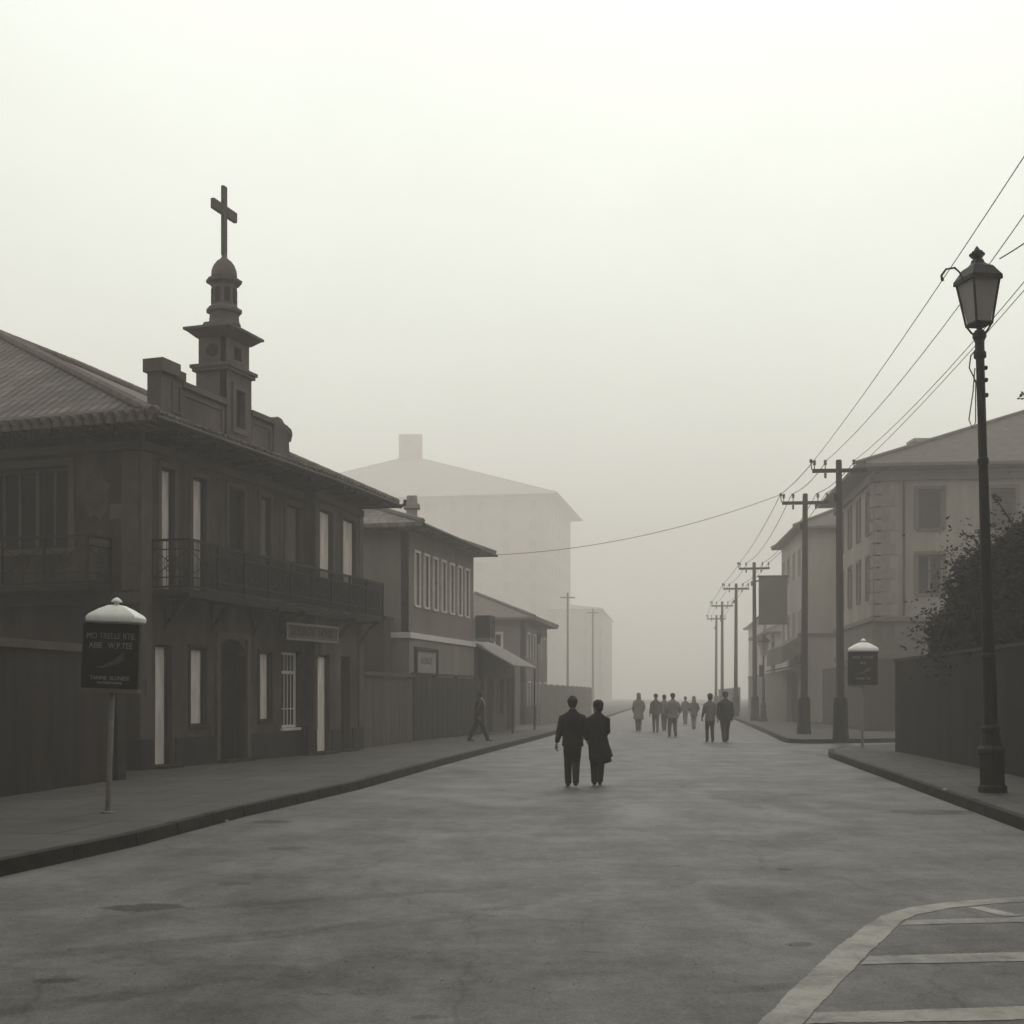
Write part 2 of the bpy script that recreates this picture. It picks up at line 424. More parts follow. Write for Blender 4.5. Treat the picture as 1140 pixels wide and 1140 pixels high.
def worn_paint():
    m, t, b = nm('worn_road_paint')
    tc = t.nodes.new('ShaderNodeTexCoord')
    n = t.nodes.new('ShaderNodeTexNoise'); n.inputs['Scale'].default_value = 6; n.inputs['Detail'].default_value = 10; n.inputs['Roughness'].default_value = .8
    t.links.new(tc.outputs['Object'], n.inputs[0])
    n2 = t.nodes.new('ShaderNodeTexNoise'); n2.inputs['Scale'].default_value = 1.3; n2.inputs['Detail'].default_value = 5
    t.links.new(tc.outputs['Object'], n2.inputs[0])
    ad = t.nodes.new('ShaderNodeMath'); ad.operation = 'ADD'; t.links.new(n.outputs[0], ad.inputs[0]); t.links.new(n2.outputs[0], ad.inputs[1])
    cr = t.nodes.new('ShaderNodeValToRGB')
    cr.color_ramp.elements[0].position = .30; cr.color_ramp.elements[0].color = (.46, .42, .39, 1)
    cr.color_ramp.elements[1].position = .64; cr.color_ramp.elements[1].color = (.10, .09, .083, 1)
    e = cr.color_ramp.elements.new(.46); e.color = (.33, .30, .28, 1)
    hf = t.nodes.new('ShaderNodeMath'); hf.operation = 'MULTIPLY'; hf.inputs[1].default_value = .5; t.links.new(ad.outputs[0], hf.inputs[0])
    t.links.new(hf.outputs[0], cr.inputs[0]); t.links.new(cr.outputs[0], b.inputs['Base Color'])
    b.inputs['Roughness'].default_value = .7
    return m
PAINT = worn_paint()

# ------------------------------------------------------------------ ground, road, pavements
def struct(name, mb, mat):
    return tag(mb.build(name, mat), kind='structure')
struct('ground', MB().add([(-600,-60,-.01),(600,-60,-.01),(600,600,-.01),(-600,600,-.01)], [(0,1,2,3)]), SOIL)
# asphalt sheet of the street and of the side street on the right
LK = [V((-6.6,3,0)), V((-5.7,8,0)), V((-4.93,12.1,0)), V((-4.35,14.6,0)), V((-3.85,18.1,0)), V((-2.83,23.3,0)), V((-1.7,31.5,0)), V((-.55,39.3,0)), V((.6,46.8,0)), V((1.75,54.6,0)), V((5.5,83,0)), V((14,150,0)), V((52,450,0))]
RN = [V((4.9,3,0)), V((6.6,16.2,0)), V((7.7,25.3,0)), V((8.62,33,0)), V((8.9,35.3,0)), V((9.4,37.4,0)), V((10.3,39.2,0)), V((11.6,40.6,0)), V((13.4,41.6,0)), V((30,42.9,0)), V((90,47,0))]
RF = [V((90,54,0)), V((30,48.9,0)), V((15.6,47.2,0)), V((11.6,45.6,0)), V((10.6,45.5,0)), V((10.15,46.0,0)), V((10.15,47.0,0)), V((11.4,56,0)), V((15.6,87.5,0)), V((23.9,150,0)), V((63,450,0))]
struct('road', MB().add([(-30,-20,0),(30,-20,0),(100,30,0),(100,60,0),(80,460,0),(10,460,0),(-30,60,0)], [(0,1,2,3,4,5,6)]), ASPHALT)
def pave(name, edge, outer, kw=.16):
    """raised slab behind a kerb line + the kerb itself"""
    n = len(edge)
    nor = []
    for i, p in enumerate(edge):
        t = (edge[min(i+1, n-1)] - edge[max(i-1, 0)]).normalized()
        nor.append(V((t.y, -t.x, 0)))
    c = sum(outer, V()) / len(outer)
    if (c - edge[n//2]).dot(nor[n//2]) < 0: nor = [-q for q in nor]
    inner = [p + q*kw for p, q in zip(edge, nor)]
    mb = MB()
    poly = [(p.x, p.y) for p in inner] + [(p.x, p.y) for p in outer]
    bm = MB().prism(poly, -.005, .15)
    struct(name, bm, PAVING)
    kb = MB()
    # stones about a metre long with a hairline between them, near ones only
    for i in range(n-1):
        a, b, na, nb = edge[i], edge[i+1], nor[i], nor[i+1]
        L = (b-a).length; k = max(1, int(L/1.0)) if a.y < 70 else max(1, int(L/20))
        g = .012 if a.y < 70 else 0
        for j in range(k):
            s0, s1 = j/k + g/L, (j+1)/k - g/L
            p0, p1 = a.lerp(b, s0), a.lerp(b, s1); m0, m1 = na.lerp(nb, s0), na.lerp(nb, s1)
            q = random.uniform(-.004, .004) + .154
            kb.hexa([p0, p1, p1+m1*kw, p0+m0*kw] + [p0+m0*.015+V((0,0,q)), p1+m1*.015+V((0,0,q)), p1+m1*kw+V((0,0,q)), p0+m0*kw+V((0,0,q))])
    struct('kerb', kb, KERB)
pave('pavement', LK, [V((-90,450,0)), V((-90,3,0))])
pave('pavement', RN, [V((90,3,0))])
pave('pavement', RF, [V((120,450,0)), V((120,54,0))])

# road markings, measured on the ground
outer = [gp(*q) for q in ((790,1200),(843,1140),(893,1090),(935,1052),(962,1032),(980,1020),(1010,1011),(1050,1005),(1100,1001),(1200,994))]
inner = [gp(*q) for q in ((846,1200),(893,1140),(935,1095),(965,1064),(988,1042),(1005,1025),(1024,1018),(1060,1011),(1105,1006.5),(1200,1000))]
def jag(pts, step=.05, amp=.012, seed=1):
    rd = random.Random(seed); out = []
    for a, b in zip(pts, pts[1:]):
        L = (b-a).length; k = max(2, int(L/step)); t = (b-a).normalized(); q = V((-t.y, t.x, 0))
        out += [a.lerp(b, i/k) + q*rd.gauss(0, amp*.6) for i in range(k)]
    return out + [pts[-1]]
def jag2(a, b, n, seed):
    """two edges resampled to the same count with worn, uneven sides"""
    def res(pts, sd):
        rd = random.Random(sd); L = [0]
        for p, q in zip(pts, pts[1:]): L.append(L[-1]+(q-p).length)
        out = []; w_ = 0
        for i in range(n):
            d = L[-1]*i/(n-1); k = max(j for j in range(len(L)) if L[j] <= d+1e-9); k = min(k, len(pts)-2)
            t = (pts[k+1]-pts[k]).normalized(); w_ = .6*w_ + rd.gauss(0, .0035)
            out.append(pts[k]+t*(d-L[k])+V((-t.y,t.x,0))*w_)
        return out
    return res(a, seed), res(b, seed+1)
def paintstrip(a, b, z_, seed, n=120):
    a, b = jag2(a, b, n, seed)
    struct('road_marking', MB().add([(p.x,p.y,z_) for p in a+b], [(i,i+1,n+i+1,n+i) for i in range(n-1)]), PAINT)
paintstrip(outer, inner, .0035, 3, 160)
def quadmark(a, b, c, d):
    paintstrip([gp(*a), gp(*b)], [gp(*d), gp(*c)], .0035, int(a[0]))
quadmark((1010,1025),(1220,1019),(1220,1025),(1003,1030.2))
quadmark((967,1065),(1220,1058),(1220,1069),(958,1074))
quadmark((907,1128),(1230,1118),(1230,1134),(896,1140))
quadmark((1078,1010.5),(1094,1009.5),(1136,1019.5),(1118,1020.5))
# ------------------------------------------------------------------ building with the cross tower
d1 = V((.3185, .948, 0)).normalized(); n1 = V((d1.y, -d1.x, 0))
C1 = V((-7.91, 26.8, 0))
F1 = Fr(C1, d1, n1)                                   # street face
F1w = Fr((-5.28, 33.55), (.225, .974), (.974, -.225)) # wing, a hand proud of the street face and turned slightly
F1s = Fr(C1, -n1, -d1)                                # side face towards the camera
EZ = 7.5
U1 = 7.27; UW = 3.74
town = Thing('corner_house', 'dark two storey corner house with a cross topped turret and long iron balcony', 'building', tuple(C1 + V((0,0,.15))))

class Win:
    pass
def window(T, fr, op, pane, style='plain', inset=.09, trim=None, fmat=None, sill=None, bars=0, name='window', fw=.05, pane_name='pane'):
    a, b, c, e = op
    mb = MB(); ring(mb, fr, a+.002, b-.002, c+.002, e-.002, fw, -inset-.05, -inset+.02)
    if style == 'cross':
        m = (a+b)/2; fr.box(mb, m-.03, m+.03, -inset-.045, -inset+.015, c+fw, e-fw)
        zt = e-(e-c)*.28; fr.box(mb, a+fw, m-.03, -inset-.045, -inset+.015, zt-.03, zt+.03); fr.box(mb, m+.03, b-fw, -inset-.045, -inset+.015, zt-.03, zt+.03)
    if style == 'mid':
        m = (a+b)/2; fr.box(mb, m-.05, m+.05, -inset-.045, -inset+.015, c+fw, e-fw)
    if style == 'transom':
        zt = e-(e-c)*.27; fr.box(mb, a+fw, b-fw, -inset-.045, -inset+.02, zt-.04, zt+.04)
    wn = T.part(name, mb, fmat or DARKWOOD)
    pm = MB(); fr.box(pm, a+fw, b-fw, -inset-.04, -inset-.01, c+fw, e-fw)
    T.part(pane_name, pm, pane, wn)
    if trim:
        tm, tw, tp = trim
        t = MB(); fr.box(t, a-tw, a, 0.002, tp, c, e); fr.box(t, b, b+tw, 0.002, tp, c, e); fr.box(t, a-tw, b+tw, 0.002, tp+.01, e, e+tw)
        T.part('surround', t, tm, wn)
    if sill:
        s = MB(); fr.box(s, a-.06, b+.06, -inset+.03, .07, c-.07, c-.003)
        T.part('sill', s, sill, wn)
    if bars:
        bm_ = MB()
        for k in range(bars):
            u = a + (b-a)*(k+.5)/bars
            bm_.tube([fr.p(u, -.08, c+.02), fr.p(u, -.08, e-.02)], .014, 6)
        for zz in (c+.25*(e-c), c+.72*(e-c)):
            fr.box(bm_, a, b, -.09, -.07, zz-.012, zz+.012)
        T.part('window_bars', bm_, WHITEP, wn)
    return wn
def door(T, fr, op, mat, inset=.22, glass=None, trim=None, label=None):
    a, b, c, e = op
    mb = MB(); ring(mb, fr, a+.002, b-.002, c+.002, e-.002, .07, -inset-.05, -inset+.03)
    m = (a+b)/2
    fr.box(mb, a+.07, b-.07, -inset-.045, -inset, c+.07, e-.07)
    for (x0, x1) in ((a+.1, m-.02), (m+.02, b-.1)):
        for (q0, q1) in ((.05, .33), (.37, .66), (.70, .95)):
            z0, z1 = c+.07+(e-c-.14)*q0, c+.07+(e-c-.14)*q1
            ring(mb, fr, x0, x1, z0, z1, .03, -inset+.0, -inset+.02)
    o = T.part('door', mb, mat, label=label)
    h = MB(); h.ell(fr.p(m+.06, -inset+.05, c+1.02), (.03,.03,.03)); T.part('handle', h, IRON, o)
    if trim:
        tm, tw, tp = trim
        t = MB(); fr.box(t, a-tw, a, 0.002, tp, c, e); fr.box(t, b, b+tw, 0.002, tp, c, e); fr.box(t, a-tw, b+tw, 0.002, tp+.01, e, e+tw)
        T.part('surround', t, tm, o)
    return o

ZB = 4.05   # upper floor level
up1 = [(.72,1.22,ZB,6.75),(1.95,2.5,ZB,6.75),(3.5,4.2,ZB,6.75),(5.0,5.5,ZB,6.75),(6.33,7.1,ZB,6.75)]
lo1 = [(.52,1.16,.18,2.87),(1.86,2.5,1.05,2.84),(3.08,4.3,.18,3.1),(4.95,5.55,1.1,2.84),(6.1,6.98,.9,2.88)]
upw = [(.34,1.33,ZB,6.8),(2.1,3.2,ZB,6.8)]
low = [(.2,1.13,.18,2.85),(2.0,2.75,.18,2.85)]
wl = MB()
wall_open(wl, F1, 0, U1, .15, EZ-.05, up1+lo1)
wall_open(wl, F1w, 0, UW, .15, EZ-.05, upw+low)
fwin = (1.82, 3.7, 4.90, 6.75)                          # window of the side face
wall_open(wl, F1s, 0, 9.0, .15, EZ-.05, [fwin])
# return of the wing, back walls
e0 = F1.p(U1,0,0); e1 = F1w.p(0,0,0)
wl.hexa([e0+V((0,0,.15)), e1+V((0,0,.15)), e1-F1w.n*.5+V((0,0,.15)), e0-n1*.1+V((0,0,.15)), e0+V((0,0,EZ-.05)), e1+V((0,0,EZ-.05)), e1-F1w.n*.5+V((0,0,EZ-.05)), e0-n1*.1+V((0,0,EZ-.05))])
we = F1w.p(UW,0,0); Fe = Fr(we, -F1w.n, F1w.d)
Fe.box(wl, 0, 9.5, -.3, 0, .15, EZ-.05)
bk0 = F1s.p(9.0,0,0); bk1 = Fe.p(9.5,0,0); dd = bk1-bk0
Fr(bk0, (dd.x, dd.y), tuple(-n1)[:2]).box(wl, 0, dd.length, -.3, 0, .15, EZ-.05)
town.part('wall', wl, WALL1)
# interior floors keep the sky from shining through
fl = MB(); 
for z0 in (.16, 3.8):
    fl.prism([tuple(q)[:2] for q in (F1s.p(.35,-.35,0), F1.p(7.2,-.5,0), F1w.p(3.4,-.4,0), Fe.p(9,-.4,0), F1s.p(8.7,-.35,0))], z0, z0+.15)
town.part('floor', fl, DARK)
def gaps(u0, u1, ops):
    x = u0; out = []
    for o in sorted(ops):
        if o[2] < .8: out.append((x, o[0]-.1)); x = o[1]+.1
    out.append((x, u1)); return [g for g in out if g[1]-g[0] > .05]
for g in gaps(0.0, U1, lo1): dm = MB(); F1.box(dm, g[0], g[1], .002, .05, .15, .80); town.part('dado', dm, DADO)
for g in gaps(0.04, UW, low): dm = MB(); F1w.box(dm, g[0], g[1], .002, .05, .15, .80); town.part('dado', dm, DADO)
dm = MB(); F1s.box(dm, -.05, 9, .002, .05, .15, .80)
town.part('dado', dm, DADO)
# belt course, pilaster strips, frieze
bt = MB()
F1s.box(bt, .0, 9, .003, .05, 3.72, 3.95)
F1.box(bt, -.05, .33, .003, .05, .82, EZ-.55)
F1s.box(bt, 0.0, .42, .055, .09, 4.0, EZ-.55)
F1w.box(bt, UW-.35, UW, .003, .05, .82, EZ-.5)
F1w.box(bt, 0, .14, .003, .05, .82, EZ-.5)
F1.box(bt, 0, U1, .003, .07, EZ-.5, EZ-.32); F1s.box(bt, -.07, 9, .003, .07, EZ-.5, EZ-.32)
F1w.box(bt, 0, UW, .003, .07, EZ-.48, EZ-.30)
town.part('pilaster', bt, TRIM1)
TR = (TRIM1, .12, .035)
for i, o in enumerate(up1):
    window(town, F1, o, [CURTAIN, CURTAIN, DARK, CURTAIN2, CURTAIN2][i], trim=TR, name='window', pane_name='curtain' if i != 2 else 'pane')
for i, o in enumerate(upw): window(town, F1w, o, CURTAIN, trim=TR, name='window', pane_name='curtain')
window(town, F1, lo1[1], CURTAIN, trim=(DARKWOOD,.07,.03), pane_name='curtain', sill=DADO)
window(town, F1, lo1[3], CURTAIN, trim=(DARKWOOD,.07,.03), pane_name='curtain', sill=DADO)
window(town, F1, lo1[4], DARK, style='transom', fmat=WHITEP, bars=5, sill=WHITEP, fw=.07)
window(town, F1, lo1[0], CURTAIN, trim=None, name='glazed_door', pane_name='curtain', inset=.16)
window(town, F1w, low[0], CURTAIN, trim=None, name='glazed_door', pane_name='curtain', inset=.12)
door(town, F1, lo1[2], DARK, inset=.26, trim=(TRIM1, .16, .06), label='dark double entrance door in a moulded arch')
door(town, F1w, low[1], DARK)
# arched head of the main door
ar = MB(); a, b = 3.08, 4.3; mu = (a+b)/2; rad = (b-a)/2
pts = [F1.p(a, -.2, 3.1), F1.p(a, -.2, 2.72)] + [F1.p(mu - rad*math.cos(t*math.pi/12), -.2, 2.72 + .38*math.sin(t*math.pi/12)) for t in range(1, 12)] + [F1.p(b, -.2, 2.72), F1.p(b, -.2, 3.1)]
l2 = pts[:2] + pts[2:8] + [F1.p(mu, -.2, 3.1)]
r2 = [F1.p(mu, -.2, 3.1)] + pts[7:]
ar.extrude(l2, n1*.19); ar.extrude(r2, n1*.19)
town.part('door_arch', ar, TRIM1)
for fr, o in ((F1, lo1[0]), (F1, lo1[2]), (F1w, low[0]), (F1w, low[1])):
    st = MB(); fr.box(st, o[0]-.08, o[1]+.08, .0, .26, .15, .22); town.part('doorstep', st, KERB)
window(town, F1s, fwin, DARK, style='mid', trim=(TRIM1, .16, .05), sill=TRIM1, fmat=TRIM1, fw=.09, inset=.14)
for k in (-1, 1): mu_ = MB(); F1s.box(mu_, 2.76+k*.47-.035, 2.76+k*.47+.035, -.17, -.12, 4.99, 6.66); town.part('casement_bar', mu_, TRIM1)
pq = MB(); F1s.box(pq, .42, .75, .003, .05, 5.52, 5.85); town.part('wall_plaque', pq, STONEW, label='small blank pale plaque')
pq = MB(); F1.box(pq, .08, .28, .055, .09, 1.75, 2.08); town.part('wall_plaque', pq, STONEW, label='small pale notice beside the first door')

# roof: hip from the corner up to a short ridge
tipZ = EZ
T0 = C1 + n1*.9 - d1*.9
Tm = F1.p(U1, .9, 0) + V((.05,.05,0))
T1 = we + F1w.n*.85 + F1w.d*.85
TL = F1s.p(9.6, .9, 0); TB = Fe.p(10.4, .85, 0)
H0 = V((-13.84, 34, 11.46)); H1 = V((-12.88, 36.9, 11.46))
def z(p, q): return V((p.x, p.y, q))
rf = MB()
lo_ = [z(T0,tipZ-.12), z(Tm,tipZ-.12), z(T1,tipZ-.12), z(TB,tipZ-.12), z(TL,tipZ-.12)]
hi_ = [p+V((0,0,.12)) for p in lo_]
rf.add(lo_+hi_+[H0,H1,(H0+V((-3,1,-.5)))], [(4,3,2,1,0),(0,1,6,5),(1,2,7,6),(2,3,8,7),(3,4,9,8),(4,0,5,9),(5,6,10),(6,11,10),(6,7,11),(7,8,12,11),(8,9,12),(9,5,10,12),(10,11,12)])
roof_mat = tile_mat('clay_tiles', (.105, .084, .075), -n1, (V((-.0,0,0)) + d1*.82 + V((0,0,.57))).normalized(), .26, .36)
roof_o = town.part('roof', rf, roof_mat)
# hip tiles and eave tile ends
hp = MB()
def tilerow(mb, a, b, r, step, sag=0):
    L = (b-a).length; k = int(L/step); dr = (b-a)/k
    for i in range(k):
        p = a + dr*i
        mb.tube([p+V((0,0,.03)), p+dr*1.12+V((0,0,.0))], [r*.82, r], 8)
tilerow(hp, z(T0,tipZ+.03), H0+V((0,0,.05)), .13, .36)
tilerow(hp, z(T1,tipZ+.03), H1+V((0,0,.05)), .12, .36)
tilerow(hp, H1+V((0,0,.05)), H0+V((0,0,.05)), .12, .36)
town.part('hip_tiles', hp, noise_mat('hip_tiles', (.13,.105,.095), .35, 4, .85, .3, 20), roof_o)
et = MB()
for (a, b) in ((T0, TL), (T0, Tm), (Tm, T1)):
    a = z(a, tipZ+.02); b = z(b, tipZ+.02); L = (b-a).length; k = int(L/.26)
    t = (b-a).normalized(); inw = V((-t.y, t.x, 0)); 
    if inw.dot(z(C1-n1*3+d1*3,tipZ)-a) < 0: inw = -inw
    for i in range(k):
        p = a + t*(L*(i+.5)/k)
        et.tube([p-inw*.06, p+inw*.35+V((0,0,.17))], [.075,.075], 7)
town.part('eave_tiles', et, roof_mat, roof_o)
gu = MB()
gu.tube([z(T0-n1*0.0+n1*.07,tipZ-.07), z(Tm+n1*.07,tipZ-.07), z(T1+n1*.07,tipZ-.07)], .07, 8)
gu.tube([z(T1+n1*.07,tipZ-.07), z(T1+n1*.2,tipZ-.02), z(T1+n1*.22,tipZ+.12)], .05, 6)
town.part('gutter', gu, IRON, roof_o)
# soffit brackets under the deep eave
sb = MB()
for k in range(15):
    u = .1 + k*.5
    if u < U1: F1.box(sb, u, u+.08, .08, .82, EZ-.24, EZ-.125)
for k in range(7): F1w.box(sb, .2+k*.5, .28+k*.5, .08, .78, EZ-.24, EZ-.125)
for k in range(17): F1s.box(sb, .1+k*.52, .18+k*.52, .08, .82, EZ-.24, EZ-.125)
town.part('soffit_brackets', sb, PLANK_SOFFIT, roof_o)

# parapet on the street side, in front of the roof
pr = MB(); vp0, vp1 = .02, .34
def uY(px, v=.3):
    r = (px-570)/F
    k = -16.93 + v/.948
    Y = -k/(.336-r); return (Y-26.8)/.948
# left pier
pz = EZ+.0
def pbox(u0,u1,v0,v1,z0,z1): F1.box(pr,u0,u1,v0,v1,z0,z1)
pbox(.0, .38, .16, .50, pz, 8.62)
pbox(-.05, .62, .08, .58, 8.62, 8.90)
pbox(.62, .95, .12, .50, 8.62, 8.80)
pbox(.38, .90, .04, .44, pz, 8.62)
for u0,u1,z1 in ((.90,2.74,8.50),(3.86,4.95,8.50)):
    if u0 > 3: town.part('parapet', pr, STONEW); pr = MB()
    pbox(u0,u1,.06,.36,pz,z1); pbox(u0,u1,.0,.46,z1,z1+.13)
    # raised border of the sunk panel
    ring(pr, F1, u0+.05, u1-.05, pz+.12, z1-.06, .10, .362, .40)
# small keyhole ornament on the pier
ring(pr, F1, .47, .82, 7.85, 8.5, .06, .442, .47)
parapet = town.part('parapet', pr, STONEW); pr = MB()
# right scroll: curved top falling to the eave
sc_pts = [(4.95,pz),(4.95,8.66),(5.15,8.74),(5.35,8.72),(5.5,8.62),(5.62,8.62),(5.78,8.56),(5.88,8.42),(5.84,8.25),(5.72,8.2),(5.74,8.0),(5.80,7.8),(5.86,pz)]
pr.extrude([F1.p(u,.06,zz) for u,zz in sc_pts], n1*.36)
pr.tube([F1.p(5.70,.03,8.42), F1.p(5.70,.45,8.42)], .15, 12)
town.part('parapet_scroll', pr, STONEW, parapet)
sw = MB(); sw.tube([F1.p(5.70,.44,8.42), F1.p(5.70,.475,8.42)], .09, 12); town.part('scroll_boss', sw, TRIM1, parapet)

# turret
tw = MB()
TU0, TU1, TV0, TV1 = 2.74, 3.86, -.40, .42
tu, tv = (TU0+TU1)/2, (TV0+TV1)/2
wf = Fr(F1.p(0,TV1,0), d1, n1)
tower_win = (TU0+.36, TU0+.76, 7.95, 8.95)
# shaft: three solid sides and a street face with an opening
wall_open(tw, wf, TU0, TU1, pz, 9.42, [tower_win], .18)
F1.box(tw, TU0, TU1, TV0, TV1-.18, pz, 9.42)
F1.box(tw, TU0-.11, TU1+.11, TV0-.11, TV1+.11, 9.42, 9.50)
F1.box(tw, TU0-.07, TU1+.07, TV0-.07, TV1+.07, 9.34, 9.42)
uw = (tu-.16, tu+.16, 9.68, 9.98)
wall_open(tw, Fr(F1.p(0,TV1-.04,0), d1, n1), TU0+.04, TU1-.04, 9.50, 10.14, [uw], .15)
F1.box(tw, TU0+.04, TU1-.04, TV0+.04, TV1-.19, 9.50, 10.14)
def skirt(z0, z1, e0_, e1_, n=1):
    a = [F1.p(TU0-e0_,TV1+e0_,z0), F1.p(TU1+e0_,TV1+e0_,z0), F1.p(TU1+e0_,TV0-e0_,z0), F1.p(TU0-e0_,TV0-e0_,z0)]
    b = [F1.p(TU0-e1_,TV1+e1_,z1), F1.p(TU1+e1_,TV1+e1_,z1), F1.p(TU1+e1_,TV0-e1_,z1), F1.p(TU0-e1_,TV0-e1_,z1)]
    tw.hexa(a+b)
skirt(10.14, 10.30, 0.0, .19); skirt(10.30, 10.36, .22, .22); skirt(10.36, 10.48, .14, -.12)
skirt(10.48, 10.54, -.11, -.13)
cen = F1.p(tu, tv, 0); rot = math.atan2(d1.y, d1.x) + math.pi/8
tw.lathe([(.40,10.54),(.36,10.62),(.34,10.80),(.42,10.84),(.42,10.92),(.33,10.97),(.31,11.0),(.30,11.46),(.33,11.50),(.42,11.55),(.43,11.61),(.34,11.64)], 8, cen, rot)
turret = town.part('turret', tw, STONEW)
dmn = MB(); dmn.lathe([(.30,11.62),(.305,11.72),(.295,11.84),(.25,11.96),(.18,12.06),(.10,12.12),(.06,12.18),(.045,12.26)], 20, cen)
town.part('dome', dmn, STONEW, turret, smooth=True)
rc = MB(); 
for k in range(8):
    a = rot + math.pi/8 + k*math.pi/4; q = cen + V((math.cos(a), math.sin(a), 0))*.285
    rc.box(q+V((0,0,11.22)), (.03,.13,.34), a)
town.part('drum_panels', rc, DADO, turret)
rs = MB(); S = Fr(F1.p(TU0,0,0), -n1, -d1)      # round recess on the side face
cc = S.p(-(TV1+TV0)/2, -.035, 9.83)
rs.tube([cc, cc - d1*.025], .15, 16); town.part('recess', rs, DADO, turret)
gw = MB(); wf.box(gw, tower_win[0], tower_win[1], -.15, -.12, tower_win[2], tower_win[3]); town.part('louvre', gw, DARK, turret); gw = MB(); Fr(F1.p(0,TV1-.04,0),d1,n1).box(gw, uw[0], uw[1], -.12, -.10, uw[2], uw[3]); town.part('louvre', gw, DARK, turret)
tsn = MB(); ring(tsn, wf, tower_win[0]-.14, tower_win[1]+.14, tower_win[2]-.02, tower_win[3]+.14, .14, .003, .05); town.part('surround', tsn, STONEW, turret)
cr_ = MB()
F1.box(cr_, tu-.085, tu+.085, tv-.04, tv+.04, 12.2, 13.86)
F1.box(cr_, tu-.52, tu-.085, tv-.05, tv+.05, 13.16, 13.40); F1.box(cr_, tu+.085, tu+.52, tv-.05, tv+.05, 13.16, 13.40)
town.part('cross', cr_, TRIM1, turret, bevel=.012)

# balconies
def railing(T, mb, a, b, z0, z1, parent=None, panel=1.25, dense=.055):
    """wrought iron rail from a to b: rails, posts, balusters, crossed panels"""
    L = (b-a).length; t = (b-a).normalized(); k = max(1, round(L/panel))
    q = V((t.y,-t.x,0))
    def bx(u0,u1,z0_,z1_,h=.012):
        p = [a+t*u0-q*h, a+t*u1-q*h, a+t*u1+q*h, a+t*u0+q*h]
        mb.hexa([z(x,z0_) for x in p]+[z(x,z1_) for x in p])
    bx(-.02,L+.02,z1-.05,z1,.035); bx(0,L,z0,z0+.05,.02); bx(0,L,z1-.24,z1-.215); bx(0,L,z0+.22,z0+.245)
    for i in range(k+1):
        u = L*i/k; bx(u-.025,u+.025,z0,z1,.026)
    for i in range(k):
        u0, u1 = L*i/k+.03, L*(i+1)/k-.03; zc = (z0+z1)/2; uc = (u0+u1)/2
        mb.tube([z(a+t*u0,z0+.24), z(a+t*u1,z1-.23)], .011, 5); mb.tube([z(a+t*u0,z1-.23), z(a+t*u1,z0+.24)], .011, 5)
        for rr in (.10,.17): mb.tube([z(a+t*(uc+rr*math.cos(x*math.pi/6)), zc+rr*math.sin(x*math.pi/6)) for x in range(13)], .010, 5, ref=tuple(q))
        nb = int((u1-u0)/dense)
        for j in range(1, nb):
            u = u0+(u1-u0)*j/nb
            mb.tube([z(a+t*u,z0), z(a+t*u,z1-.04)], .0075, 4)
B0 = F1.p(.38, 0, 0); B0o = V((-6.92,26.97,0)); B1o = V((-3.89,37.8,0)); B1 = we + V((.02,.1,0))
sl = MB()
tt = (B1o-B0o).normalized()
sl.prism([tuple(p)[:2] for p in (B0o-V((0,.04,0)), B1o+V((.05,.05,0)), B1o+V((-.75,.35,0)), we-F1w.n*.0, F1w.p(0,.0,0), F1.p(U1,.005,0), F1.p(.38,.005,0))], 3.93, 4.04)
balc = town.part('balcony', sl, DADO)
fas = MB(); q = V((tt.y,-tt.x,0))
p4 = [B0o, B1o, B1o-q*.05, B0o-q*.05]; fas.hexa([z(x,3.86) for x in p4]+[z(x,3.93) for x in p4])
town.part('fascia', fas, DADO, balc)
rl = MB(); railing(town, rl, B0o, B1o, 4.06, 5.12, dense=.05); railing(town, rl, F1.p(.40,.02,0), B0o, 4.06, 5.12, dense=.1); railing(town, rl, we+F1w.n*.05+V((0,.25,0)), B1o, 4.06, 5.12, dense=.08)
town.part('railing', rl, IRON, balc)
bh = MB()      # canvas lashed inside the rail along most of the length
pa = B0o + tt*1.4 - q*.05; pb = B1o - tt*.1 - q*.05
p4 = [pa, pb, pb-q*.012, pa-q*.012]; bh.hexa([z(x,4.10) for x in p4]+[z(x,4.90) for x in p4])
town.part('rail_screen', bh, noise_mat('rail_canvas', (.032,.027,.025), .3, 6, .9, streak=True), balc)
def bracket(fr, u, reach, ztop=3.92, drop=.62):
    br = MB()
    pts = [fr.p(u, .02, ztop-drop), fr.p(u, reach*.18, ztop-drop*.8), fr.p(u, reach*.45, ztop-drop*.38), fr.p(u, reach*.8, ztop-.09), fr.p(u, reach, ztop-.03)]
    br.tube(pts, .045, 6); fr.box(br, u-.03, u+.03, .01, reach, ztop-.07, ztop-.005); fr.box(br, u-.05, u+.05, .01, .06, ztop-drop-.1, ztop-.07)
    town.part('bracket', br, IRON, balc)
for u in (.9, 2.75, 4.65, 6.0): bracket(F1, u, .75)
for u in (1.65, 3.55): bracket(F1w, u, .62)
s2 = MB(); F1s.box(s2, .7, 8.5, .003, .85, 3.95, 4.06); balc2 = town.part('balcony', s2, DADO)
rl = MB(); railing(town, rl, F1s.p(.75,.8,0), F1s.p(8.4,.8,0), 4.09, 5.12, panel=1.1, dense=.5); railing(town, rl, F1s.p(.75,.05,0), F1s.p(.75,.8,0), 4.09, 5.12, dense=.3)
town.part('railing', rl, IRON, balc2)

